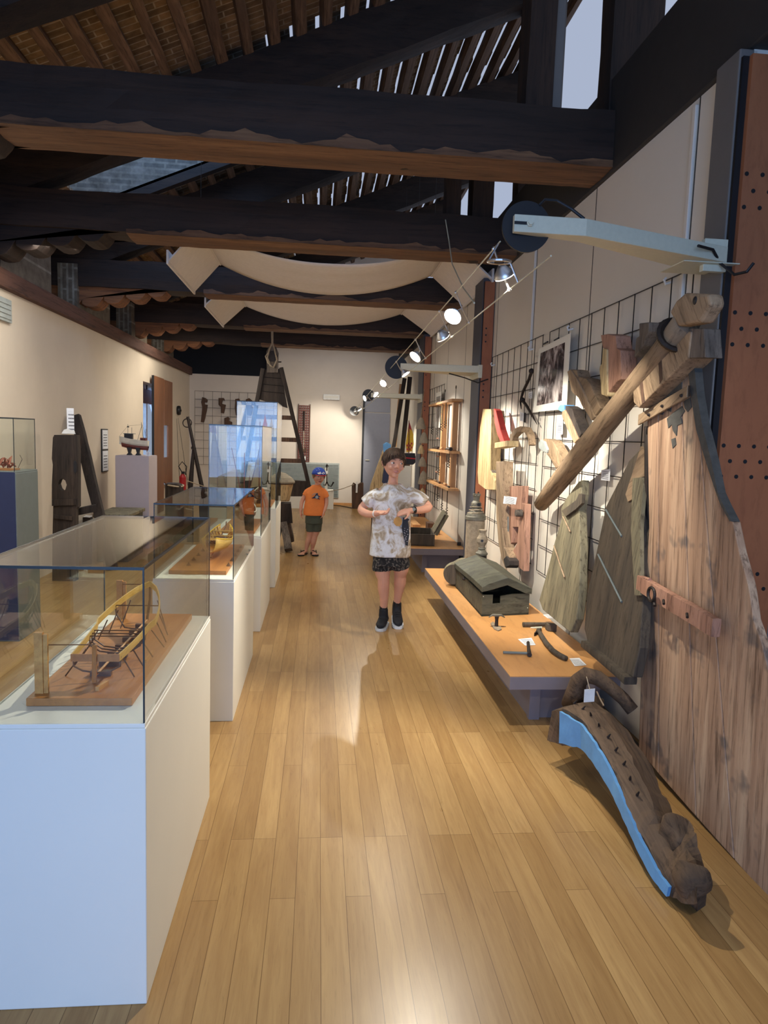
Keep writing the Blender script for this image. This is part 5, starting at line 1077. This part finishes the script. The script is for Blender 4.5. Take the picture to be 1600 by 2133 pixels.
for k, q in enumerate(B2):
    s = k/len(B2); e = .22*noise.noise(Vector((k*.45, 3, 0)))+.12*noise.noise(Vector((k*1.3, 7, 0)))
    q = [q[0]+(q[3]-q[0])*(.06+e*.3), q[1], q[2], q[3]+(q[0]-q[3])*(.06+abs(e)*.8*(.4+s))]
    rr.append([p+n_ for p in q]+[p+n_*.1 for p in q[::-1]])
MB().loft(rr).wob(.002, 14).build('blue_paint_skin', 'blue', t)
ck = A(1410, 1738, Y=2.28); MB().ball(ck, (.055, .07, .05), 14, 10).wob(.03, 14).build('round_swelling', 'prow', t, smooth=True)
MB().ball(A(1443, 1832, Y=2.06)+Vector((0, .01, 0)), (.055, .06, .06), 14, 10).wob(.03, 14, 2).build('burnt_foot', 'prow', t, smooth=True)
random.seed(2)
for k in range(9):
    s = .12+.42*k/9; r_ = R2[int(s*len(R2))]; MB().tube([r_[3], r_[3]+Vector((random.uniform(-.01, .01), -.01, .02))], [.006, .003], 5).build('nail_stub', 'iron', t)
t = thing('crooked_branch_timber', 'crooked round timber arm with a paper tag, on the prow timber by the bench', 'timber', A(1240, 1420, Y=3.2))
Yb = 3.14
MB().tube([A(x, y, Y=Yb+d) for x, y, d in ((1190, 1470, .08), (1200, 1440, .06), (1206, 1418, .03), (1222, 1406, 0), (1245, 1412, -.03), (1270, 1430, -.06), (1298, 1456, -.09), (1318, 1480, -.12))], [.05, .046, .042, .04, .036, .034, .032, .031], 12).wob(.005, 14).build('bent_arm', 'prow', t, smooth=True)
MB().tube([A(x, y, Y=Yb+d) for x, y, d in ((1190, 1478, .09), (1215, 1462, .1), (1250, 1475, .08))], [.05, .06, .05], 10).wob(.006, 14).build('knotted_root', 'prow', t, smooth=True)
cc = A(1228, 1448, Y=3.02); MB().ob(cc+Vector((-.025, 0, -.035)), (.05, .0, .004), (0, .002, 0), (0, 0, .062)).build('paper_tag', 'whitep', t)
MB().tube([cc+Vector((0, 0, .027)), cc+Vector((-.005, .03, .07)), A(1222, 1410, Y=3.10)], .0022, 5).build('tag_string', 'rope', t)
MB().tube([A(1243, 1440, Y=3.05), A(1250, 1455, Y=3.03), A(1258, 1470, Y=3.0)], .004, 5).build('leather_strip', 'tan', t)
o = oldbeam((1.60, 3.1, .035), (1.63, 4.3, .035), .06, .05, .003, 7, 6).build('floor_batten', 'old'); tag(o, 'dark batten on the floor along the wall under the bench end', 'timber')
# ================================================================ the two children
def cat_path(pts, n=4):
    """smooth a list of (x, y, z, r) by Catmull-Rom"""
    out_ = []; P_ = [Vector(p[:3]) for p in pts]; R_ = [p[3] for p in pts]
    for i in range(len(P_)-1):
        p0, p1, p2, p3 = P_[max(i-1, 0)], P_[i], P_[i+1], P_[min(i+2, len(P_)-1)]
        for k in range(n):
            s = k/n; q = .5*((2*p1)+(p2-p0)*s+(2*p0-5*p1+4*p2-p3)*s*s+(3*p1-p0-3*p2+p3)*s**3); out_.append((q, R_[i]+(R_[i+1]-R_[i])*s))
    out_.append((P_[-1], R_[-1])); return [a for a, _ in out_], [b for _, b in out_]
def limb(m, pts, n=12, flat=1.0, upv=None, k=4):
    a, r = cat_path(pts, k); m.tube(a, r, n, flat, upv)
def torso(m, secs, n=20):
    m.loft([[Vector((cx+rx*math.copysign(abs(math.cos(a))**.85, math.cos(a)), cy+ry*math.copysign(abs(math.sin(a))**.9, math.sin(a)), z)) for a in [2*math.pi*k/n for k in range(n)]] for cx, cy, z, rx, ry in secs])
def hand(m, wrist, dirv, palm_n, size, curls, thumb_side):
    """palm, four fingers of unequal length and a side thumb"""
    d = Vector(dirv).normalized(); nn = Vector(palm_n); nn = (nn-d*nn.dot(d)).normalized(); s = d.cross(nn)*thumb_side; w = Vector(wrist); L = size
    m.loft([[w+d*L*t_+s*a*wd*L+nn*b*th*L for a, b in ((-1, -.6), (0, -1), (1, -.6), (1, .6), (0, 1), (-1, .6))] for t_, wd, th in ((-.1, .16, .13), (.05, .18, .14), (.25, .25, .13), (.48, .25, .10), (.53, .2, .08))])
    for k, (ln, off) in enumerate(((.42, .19), (.48, .065), (.44, -.065), (.34, -.185))):
        c = curls[k] if isinstance(curls, (list, tuple)) else curls; p = w+d*L*.47+s*off*L; dd = d.copy(); pts = [p]
        for seg, f in enumerate((.45, .32, .23)):
            dd = (dd*math.cos(c*(.6+.4*seg))+nn*math.sin(c*(.6+.4*seg))).normalized(); pts.append(pts[-1]+dd*ln*L*f)
        m.tube(pts, [L*.062, L*.058, L*.052, L*.042], 8)
    p = w+d*L*.12+s*.2*L; pts = [p, p+(d*.5+s*.6+nn*.25).normalized()*L*.22, p+(d*.62+s*.55+nn*.35).normalized()*L*.38, p+(d*.8+s*.4+nn*.5).normalized()*L*.5]
    m.tube(pts, [L*.08, L*.072, L*.062, L*.048], 8)
def head(m, c, H, yaw, tilt=0):
    """skull, jaw, nose, lips, brow, ears; faces -Y turned by yaw. returns transform of face-space (x right of picture, y toward viewer, z up)"""
    R_ = Euler((0, tilt, yaw)).to_matrix(); c = Vector(c)
    T = lambda x, y, z: c+R_ @ Vector((x*H, -y*H, z*H))
    def shape(p, d):
        z = d.z; f = 1.0
        if z < 0: f = 1-.27*(-z)**1.6
        x = p.x*f; y = p.y
        if z < 0: y = p.y*(1-.16*(-z)) if p.y < 0 else p.y*(1-.45*(-z))
        if p.y < 0 and z > -.5: y = y*.94
        return R_ @ Vector((x, y, p.z))
    m.ball(c, (.365*H, .42*H, .5*H), 28, 20, shape)
    # nose, brow, cheeks, lips, chin as soft masses fused by the remesher
    m.loft([[T(x*w_, y_, z_) for x, z_ in ((-1, zz_-.02), (1, zz_-.02), (.7, zz_+.03), (-.7, zz_+.03))] for w_, y_, zz_ in ((.065, .33, -.12), (.055, .40, -.125), (.03, .44, -.115))])
    m.tube([T(0, .35, .05), T(0, .38, -.02), T(0, .42, -.10)], [.025*H, .028*H, .036*H], 8)
    for s in (-1, 1):
        m.ball(T(s*.045, .375, -.135), .03*H, 8, 6); m.ball(T(s*.19, .27, -.14), (.11*H, .1*H, .1*H), 10, 8)
        m.tube([T(s*.06, .375, .095), T(s*.17, .355, .12), T(s*.27, .27, .09)], [.028*H, .03*H, .02*H], 8)
        m.ball(T(s*.375, -.02, -.03), (.045*H, .075*H, .12*H), 10, 8); m.tube([T(s*.38, .0, .05), T(s*.42, -.06, .06), T(s*.425, -.08, -.02), T(s*.39, -.03, -.11)], .022*H, 6)
    m.tube([T(-.11, .335, -.265), T(-.04, .385, -.255), T(.04, .385, -.255), T(.11, .335, -.265)], [.016*H, .026*H, .026*H, .016*H], 8)
    m.tube([T(-.09, .335, -.305), T(0, .375, -.31), T(.09, .335, -.305)], [.014*H, .03*H, .014*H], 8)
    m.ball(T(0, .30, -.42), (.12*H, .09*H, .08*H), 10, 8)
    return T
def face_parts(T, H, t, iris, lipmat, gaze=0, brow='hair', open_=0):
    for s in (-1, 1):
        e = T(s*.155, .325, .015); ey_ = MB().ball(e, (.058*H, .05*H, .04*H), 12, 8).build('eye', 'eyewhite', t, smooth=True)
        MB().ball(T(s*.155+gaze, .372, .015), (.026*H, .012*H, .028*H), 10, 6).build('iris', iris, ey_, smooth=True)
        MB().tube([T(s*.085, .366, .045), T(s*.155, .385, .062), T(s*.225, .34, .045)], [.006*H, .012*H, .006*H], 6).build('eyelid', 'skin', t, smooth=True)
        MB().tube([T(s*.07, .392, .125), T(s*.16, .385, .155), T(s*.26, .315, .125)], [.012*H, .018*H, .008*H], 6, .6).build('eyebrow', brow, t, smooth=True)
    MB().tube([T(-.11, .35, -.268), T(-.04, .402, -.262), T(.0, .404, -.268), T(.04, .402, -.262), T(.11, .35, -.268)], [.007*H, .016*H, .013*H, .016*H, .007*H], 8).build('upper_lip', lipmat, t, smooth=True)
    MB().tube([T(-.09, .35, -.303), T(0, .405, -.308-open_), T(.09, .35, -.303)], [.007*H, .02*H, .007*H], 8).build('lower_lip', lipmat, t, smooth=True)
    MB().tube([T(-.08, .37, -.287), T(0, .403, -.288-open_*.4), T(.08, .37, -.287)], [.006*H, .009*H+open_*H*.4, .006*H], 8).build('teeth' if not open_ else 'mouth', 'eyewhite' if not open_ else 'black', t)
M['eyewhite'] = plain('eye_white', '#e4ded6', .25, var=.02); M['brownd'] = plain('dark_brown_iris', '#24160f', .2); M['blueg'] = plain('grey_blue_iris', '#4f6270', .2); M['lip'] = plain('lip', '#b8665c', .45)
def hairlocks(T, H, t, mat, n=150, seed=1, fringe=.0, low=-.18, back=-.3):
    random.seed(seed); m = MB()
    def sh(p, d):
        return p
    cap_ = MB(); rings = []
    for j in range(11):
        th = math.pi*(.02+.60*j/10); ring = []
        for k in range(26):
            a = 2*math.pi*k/26; front = max(0, -math.sin(a)); thk = th*(1-.40*front**1.5) if j > 3 else th*(1-.13*j*.5*front)
            r = 1.0; ring.append(T(.40*math.sin(thk)*math.cos(a)*r, -.455*math.sin(thk)*math.sin(a)*r-.01, .04+.505*math.cos(thk)))
        rings.append(ring)
    cap_.loft(rings).wob(.007, 34, seed); cap_.build('hair', mat, t, smooth=True)
    for k in range(n):
        a = 2*math.pi*random.random(); f = max(0, math.sin(a)); L = random.uniform(.85, 1.05)
        e = (.56-.20*f**1.3)*math.pi*L+ (.12 if f < .3 else 0); pts = []
        sw = random.uniform(-.35, .35)
        for j in range(6):
            th = .12+(e-.12)*j/5; aa = a+sw*j/5
            rr_ = 1+.05*math.sin(j*1.3+k); pts.append(T(.425*rr_*math.sin(th)*math.cos(aa), .475*rr_*math.sin(th)*math.sin(aa), .05+.515*math.cos(th)))
        m.tube(pts, [.02*H, .036*H, .042*H, .036*H, .024*H, .005*H], 6, .5)
    m.build('hair_locks', mat, t, smooth=True)
# ---- the bigger boy (about 1.45 m), walking toward the camera, hands held together before him
BY = 5.52
t = thing('person', 'taller dark-haired boy in beige tie-dye shirt and black camouflage shorts, walking toward the camera', 'person', (.60, BY, 0))
def Q(x, y, d=0): return A(x, y, Y=BY+d)
def q4(x, y, r, d=0): p = Q(x, y, d); return (p.x, p.y, p.z, r)
m = MB()
cx = Q(815, 1100).x; zs = lambda y: Q(815, y).z
torso(m, [(cx, BY, zs(1174), .05, .06), (cx, BY, zs(1166), .115, .085), (cx, BY, zs(1150), .135, .10), (cx, BY, zs(1110), .118, .085), (cx, BY, zs(1070), .13, .09), (cx, BY, zs(1040), .142, .09), (cx+.004, BY, zs(1020), .125, .07), (cx+.006, BY, zs(1011), .06, .055)])
limb(m, [q4(818, 1018, .055), q4(819, 1005, .038, .02), q4(820, 985, .038, .02)])
# legs
limb(m, [q4(800, 1165, .075), q4(797, 1190, .066, -.01), q4(799, 1207, .048, -.02), q4(799, 1225, .048, -.01), q4(800, 1245, .037, .0), q4(799, 1268, .029, .02), q4(798, 1283, .03, .02)], 14)
limb(m, [q4(831, 1165, .077), q4(835, 1182, .068, .0), q4(834, 1198, .050, .02), q4(833, 1215, .05, .05), q4(830, 1235, .037, .08), q4(827, 1256, .028, .11), q4(826, 1275, .03, .12)], 14)
# arms
sl, sr = q4(786, 1029, .036), q4(851, 1028, .036)
limb(m, [sl, q4(768, 1044, .036, .0), q4(753, 1062, .034, -.02), q4(768, 1071, .030, -.10), q4(783, 1070, .024, -.17), q4(789, 1068, .022, -.19)], 12)
limb(m, [sr, q4(873, 1040, .036, .0), q4(893, 1056, .035, -.02), q4(877, 1062, .031, -.09), q4(861, 1063, .025, -.16), q4(852, 1064, .022, -.18)], 12)
wl, wr = Q(788, 1068, -.19), Q(853, 1064, -.18)
hand(m, wl, Q(806, 1068, -.2)-wl, (0.1, -.3, .9), .118, [.75, .8, .85, .9], 1)
hand(m, wr, Q(832, 1069, -.2)-wr, (-.1, .5, -.9), .122, [.18, .28, .42, .5], 1)
HB = .222; hc = Q(820, 965, -.02); yawB = math.radians(13)
T = head(m, (hc.x, hc.y, hc.z), HB, yawB, math.radians(3))
b = m.build('body', 'skin', t, remesh=.0042, sm=3)
face_parts(T, HB, t, 'brownd', 'lip', .03, 'hair')
hairlocks(T, HB, t, 'hair', 190, 5)
# shirt
m = MB()
torso(m, [(cx, BY, zs(1157), .166, .125), (cx, BY, zs(1150), .166, .126), (cx, BY, zs(1120), .16, .118), (cx, BY, zs(1085), .155, .112), (cx, BY, zs(1055), .156, .108), (cx, BY, zs(1035), .155, .10), (cx+.004, BY, zs(1023), .135, .085), (cx+.005, BY, zs(1015), .10, .07), (cx+.006, BY, zs(1009), .072, .062)], 32)
limb(m, [q4(792, 1027, .054), q4(777, 1037, .060), q4(761, 1050, .058)], 14, k=6)
limb(m, [q4(846, 1025, .054), q4(867, 1034, .060), q4(885, 1047, .058)], 14, k=6)
m.wob(.007, 9, 2).wob(.003, 26, 1)
o = m.build('tshirt', 'tee', t, remesh=.007, sm=4)
MB().tube([Q(819, 1010)+Vector((.073*math.cos(a), .062*math.sin(a), .004*math.sin(a)-.012*(math.sin(a) < 0)*abs(math.sin(a)))) for a in [2*math.pi*k/24 for k in range(25)]], .008, 8).build('collar', 'tee', t, smooth=True)
# print on the shirt: yellow blot and black insect
def onshirt(x, y, dy=-.121): return Q(x, y, dy)
def decal(pts, mat, name, dy=-.123):
    MB().prism([onshirt(x, y, dy+.0) for x, y in pts], (0, .012, 0)).build(name, mat, t)
decal([(822, 1081), (826, 1077), (831, 1077), (835, 1079), (838, 1084), (837, 1091), (833, 1096), (826, 1096), (822, 1092), (820, 1087)], 'printy', 'yellow_print')
decal([(840, 1078), (848, 1079), (853, 1082), (850, 1086), (852, 1098), (853, 1112), (851, 1126), (850, 1137), (845, 1136), (843, 1124), (840, 1112), (837, 1100), (839, 1088)], 'black', 'black_insect_print', -.119)
random.seed(8)
for k in range(16):
    x, y = 843+random.uniform(-2, 6), 1100+k*2.1; decal([(x, y), (x+1.6, y+.3), (x+1.2, y+1.5), (x-.3, y+1.1)], 'plinthg', 'pale_print_fleck', -.1215)
# shorts
m = MB(); torso(m, [(cx, BY, zs(1150), .135, .105), (cx, BY, zs(1162), .142, .108), (cx, BY, zs(1177), .14, .106)], 24)
limb(m, [q4(802, 1165, .082), q4(796, 1178, .080), q4(795, 1188, .078)], 16, k=3); limb(m, [q4(829, 1162, .083), q4(833, 1172, .081), q4(835, 1181, .078, .01)], 16, k=3)
m.wob(.004, 14, 1).build('shorts', 'camo', t, remesh=.006, sm=2)
def shoe(ax_, ay_, tx, ty, d0, d1, h=.10, pt=0):
    a = Q(ax_, ay_, d0); b_ = Q(tx, ty, d1); a.z = max(a.z, .08)
    up_ = MB(); d = Vector((b_.x-a.x, b_.y-a.y, 0)).normalized(); s = Vector((-d.y, d.x, 0)); L = .235; heel = Vector((b_.x, b_.y, 0))-d*L
    hz = pt
    secs = [(0, .030, .055), (.12, .036, .075), (.3, .038, .10), (.45, .040, .085), (.62, .043, .06), (.8, .043, .048), (.95, .03, .036), (1, .012, .03)]
    up_.loft([[heel+d*L*u+s*w_*math.cos(q)+Vector((0, 0, .022+hh*.5+hh*.5*math.sin(q)+hz*(1-u))) for q in [2*math.pi*k/12 for k in range(12)]] for u, w_, hh in secs])
    up_.tube([a+Vector((0, .0, .03)), Vector((a.x, a.y, .1+hz)), heel+d*.07+Vector((0, 0, .07+hz))], [.036, .039, .04], 12)
    sh_ = up_.build('shoe', 'shoe', t, remesh=.005, sm=2)
    so = MB(); so.loft([[heel+d*L*u+s*w_*sx+Vector((0, 0, z+hz*(1-u))) for sx, z in ((-1, .001), (1, .001), (1.03, .024), (-1.03, .024))] for u, w_, hh in [(0, .026, 0), (.06, .036, 0), (.3, .040, 0), (.62, .046, 0), (.85, .044, 0), (.98, .028, 0), (1.01, .014, 0)]]).build('sole', 'sole', sh_)
    for k in range(4): c_ = heel+d*L*(.42+.09*k)+Vector((0, 0, .108-.013*k+hz*.5)); MB().tube([c_-s*.02, c_+Vector((0, 0, .004)), c_+s*.02], .0028, 5).build('shoelace', 'black', sh_)
shoe(799, 1275, 791, 1308, .02, -.12)
shoe(827, 1262, 830, 1310, .12, -.05, pt=.035)
# socks, watch, bracelet
MB().tube([Q(799, 1284, .02), Q(799, 1262, .02)], [.034, .033], 12).build('sock', 'black', t); MB().tube([Q(826, 1270, .12), Q(827, 1252, .11)], [.034, .032], 12).build('sock', 'black', t)
w0, w1 = Q(864, 1062, -.150), Q(858, 1063, -.165); MB().tube([w0, w1], .0285, 14).build('watch_strap', 'black', t); MB().lathe((w0+w1)/2+Vector((0, -.024, .008)), [(.017, 0), (.017, .008)], 4, (0, -.9, .3)).build('watch_face', 'slate', t)
MB().tube([Q(780, 1070, -.160), Q(782, 1070, -.166)], .0275, 14).build('bracelet', 'whitep', t)
# ---- the smaller boy (about 1.12 m), cap, orange shirt, flip-flops
KY = 8.97
t = thing('person', 'smaller boy in blue and white cap, orange shirt, grey shorts and flip-flops', 'person', (-.10, KY, 0))
def Q(x, y, d=0): return A(x, y, Y=KY+d)
m = MB(); cx = Q(655, 1040).x; zs = lambda y: Q(655, y).z; ex_ = Q(659, 1013).x
torso(m, [(cx, KY, zs(1084), .04, .05), (cx, KY, zs(1078), .085, .07), (cx, KY, zs(1068), .098, .08), (cx+.005, KY, zs(1045), .088, .07), (cx+.012, KY, zs(1025), .10, .07), (ex_, KY, zs(1016), .09, .055), (ex_, KY, zs(1011), .045, .042)])
limb(m, [q4(661, 1014, .040), q4(662, 1007, .034), q4(663, 1000, .034)])
limb(m, [q4(648, 1082, .062), q4(647, 1103, .052), q4(645, 1116, .038), q4(641, 1130, .036), q4(638, 1144, .022), q4(637, 1150, .022)], 12)
limb(m, [q4(661, 1082, .062), q4(659, 1103, .052), q4(656, 1116, .038), q4(653, 1130, .035), q4(651, 1142, .022, .02), q4(651, 1148, .022, .02)], 12)
limb(m, [q4(645, 1021, .030), q4(636, 1031, .028), q4(629, 1045, .026), q4(627, 1058, .022, -.02), q4(626, 1066, .018, -.03)], 12)
limb(m, [q4(674, 1021, .030), q4(679, 1032, .028), q4(680, 1048, .026), q4(677, 1060, .022, -.03), q4(674, 1067, .018, -.05)], 12)
w1, w2 = Q(626, 1067, -.03), Q(674, 1067, -.05)
hand(m, w1, Q(627.5, 1078, -.05)-w1, (.9, -.3, 0), .098, [.35, .4, .45, .5], -1)
hand(m, w2, Q(671, 1078, -.07)-w2, (-.9, -.3, 0), .098, [.3, .35, .4, .45], 1)
HK = .195; hc = Q(664, 993, -.01)
T = head(m, hc, HK, math.radians(14), math.radians(2))
for (x, y, d, dx) in ((637, 1150, 0, -.05), (651, 1148, .02, .03)):
    a = Q(x, y, d); m.tube([Vector((a.x, a.y+.03, .045)), Vector((a.x+dx*.4, a.y-.05, .04)), Vector((a.x+dx, a.y-.13, .026))], [.026, .028, .022], 10, .75)
    for k in range(5): p = Vector((a.x+dx+.016*(k-2), a.y-.125, .024)); m.tube([p, p+Vector((dx*.2, -.032+.004*abs(k-1), -.004))], [.010, .008], 6)
m.build('body', 'skin', t, remesh=.004, sm=3)
face_parts(T, HK, t, 'blueg', 'lip', .03, 'hairl', .018)
hairlocks(T, HK, t, 'hairl', 60, 7)
# cap
mm = MB(); rings = []
for j in range(9):
    th = math.pi*(.02+.47*j/8); rings.append([T(.47*math.sin(th)*math.cos(a), .51*math.sin(th)*math.sin(a), .13+.50*math.cos(th)) for a in [2*math.pi*k/24 for k in range(24)]])
cc_ = mm.loft(rings).build('cap_crown', 'capblue', t, smooth=True)
mm = MB(); mm.loft([[T(.40*math.sin(a)*w_, .44+pr_*(math.cos(a)), .15+dz_-.05*pr_) for a in [(-1.2+2.4*k/10) for k in range(11)]] for w_, pr_, dz_ in ((1, -.12, 0), (1, .26, -.02), (1, .26, -.045), (1, -.12, -.03))]).build('cap_brim', 'red', t, smooth=True)
for pts, mt in ((((-.22, .26), (-.02, .36), (.02, .26), (-.02, .2), (-.15, .19)), 'whitep'), (((.04, .27), (.22, .36), (.30, .26), (.2, .2), (.08, .21)), 'whitep'), (((-.3, .5), (-.1, .56), (-.05, .46), (-.25, .42)), 'whitep')):
    MB().loft([[T(x, math.sqrt(max(0, 1-(x/.47)**2-((z-.13)/.5)**2))*.51+.012*s_, z) for x, z in pts] for s_ in (0, 1)]).build('white_patch', mt, cc_)
m = MB()
torso(m, [(cx, KY, zs(1073), .135, .10), (cx, KY, zs(1066), .135, .10), (cx+.004, KY, zs(1045), .125, .092), (cx+.01, KY, zs(1028), .122, .088), (ex_, KY, zs(1019), .105, .072), (ex_, KY, zs(1014), .078, .06), (ex_, KY, zs(1010), .052, .048)], 28)
limb(m, [q4(648, 1020, .040), q4(640, 1026, .042), q4(635, 1033, .042)], 12, k=4); limb(m, [q4(671, 1020, .040), q4(677, 1028, .042), q4(680, 1036, .042)], 12, k=4)
m.wob(.006, 10, 5).wob(.002, 26, 1).build('tshirt', 'orangetee', t, remesh=.007, sm=3)
def dec(pts, mat, name, dy): MB().prism([Q(x, y, dy) for x, y in pts], (0, .012, 0)).build(name, mat, t)
dec([(649, 1038), (655, 1034), (659, 1028), (662, 1027), (663, 1032), (668, 1035), (663, 1036), (667, 1041), (660, 1038), (655, 1038)], 'navy', 'dark_shark_print', -.098)
dec([(657, 1034), (660, 1032), (663, 1034), (663, 1037), (660, 1039), (657, 1037)], 'vent', 'pale_print_centre', -.101)
for k in range(6): x, y = 650.5+k*2.0, 1030.5-3.2*math.sin(k/5*math.pi*.8); dec([(x, y), (x+1.2, y-.6), (x+1.4, y+1.2), (x+.3, y+1.8)], 'vent', 'pale_letter', -.0975)
m = MB(); torso(m, [(cx, KY, zs(1068), .10, .082), (cx, KY, zs(1078), .112, .086), (cx, KY, zs(1090), .112, .086)], 20)
limb(m, [q4(648, 1082, .070), q4(648, 1096, .066), q4(648, 1107, .062)], 14, k=3); limb(m, [q4(661, 1082, .070), q4(660, 1096, .066), q4(660, 1107, .060)], 14, k=3)
m.wob(.004, 14, 3).build('shorts', 'denim', t, remesh=.006, sm=2)
for (x, y, d, dx) in ((637, 1150, 0, -.05), (651, 1148, .02, .03)):
    a = Q(x, y, d); dd = Vector((dx, -.15, 0)).normalized(); s = Vector((-dd.y, dd.x, 0)); h0 = Vector((a.x, a.y+.06, 0))
    MB().loft([[h0+dd*.235*u+s*w_*q+Vector((0, 0, z)) for q, z in ((-1, .001), (1, .001), (1, .017), (-1, .017))] for u, w_ in ((0, .02), (.1, .032), (.5, .034), (.85, .042), (1, .02))]).build('flip_flop', 'black', t)
    tip_ = h0+dd*.18+Vector((0, 0, .055)); MB().tube([h0+dd*.09-s*.034+Vector((0, 0, .02)), h0+dd*.13-s*.022+Vector((0, 0, .06)), tip_, h0+dd*.13+s*.022+Vector((0, 0, .06)), h0+dd*.09+s*.034+Vector((0, 0, .02))], .006, 6).build('flip_flop_strap', 'black', t)
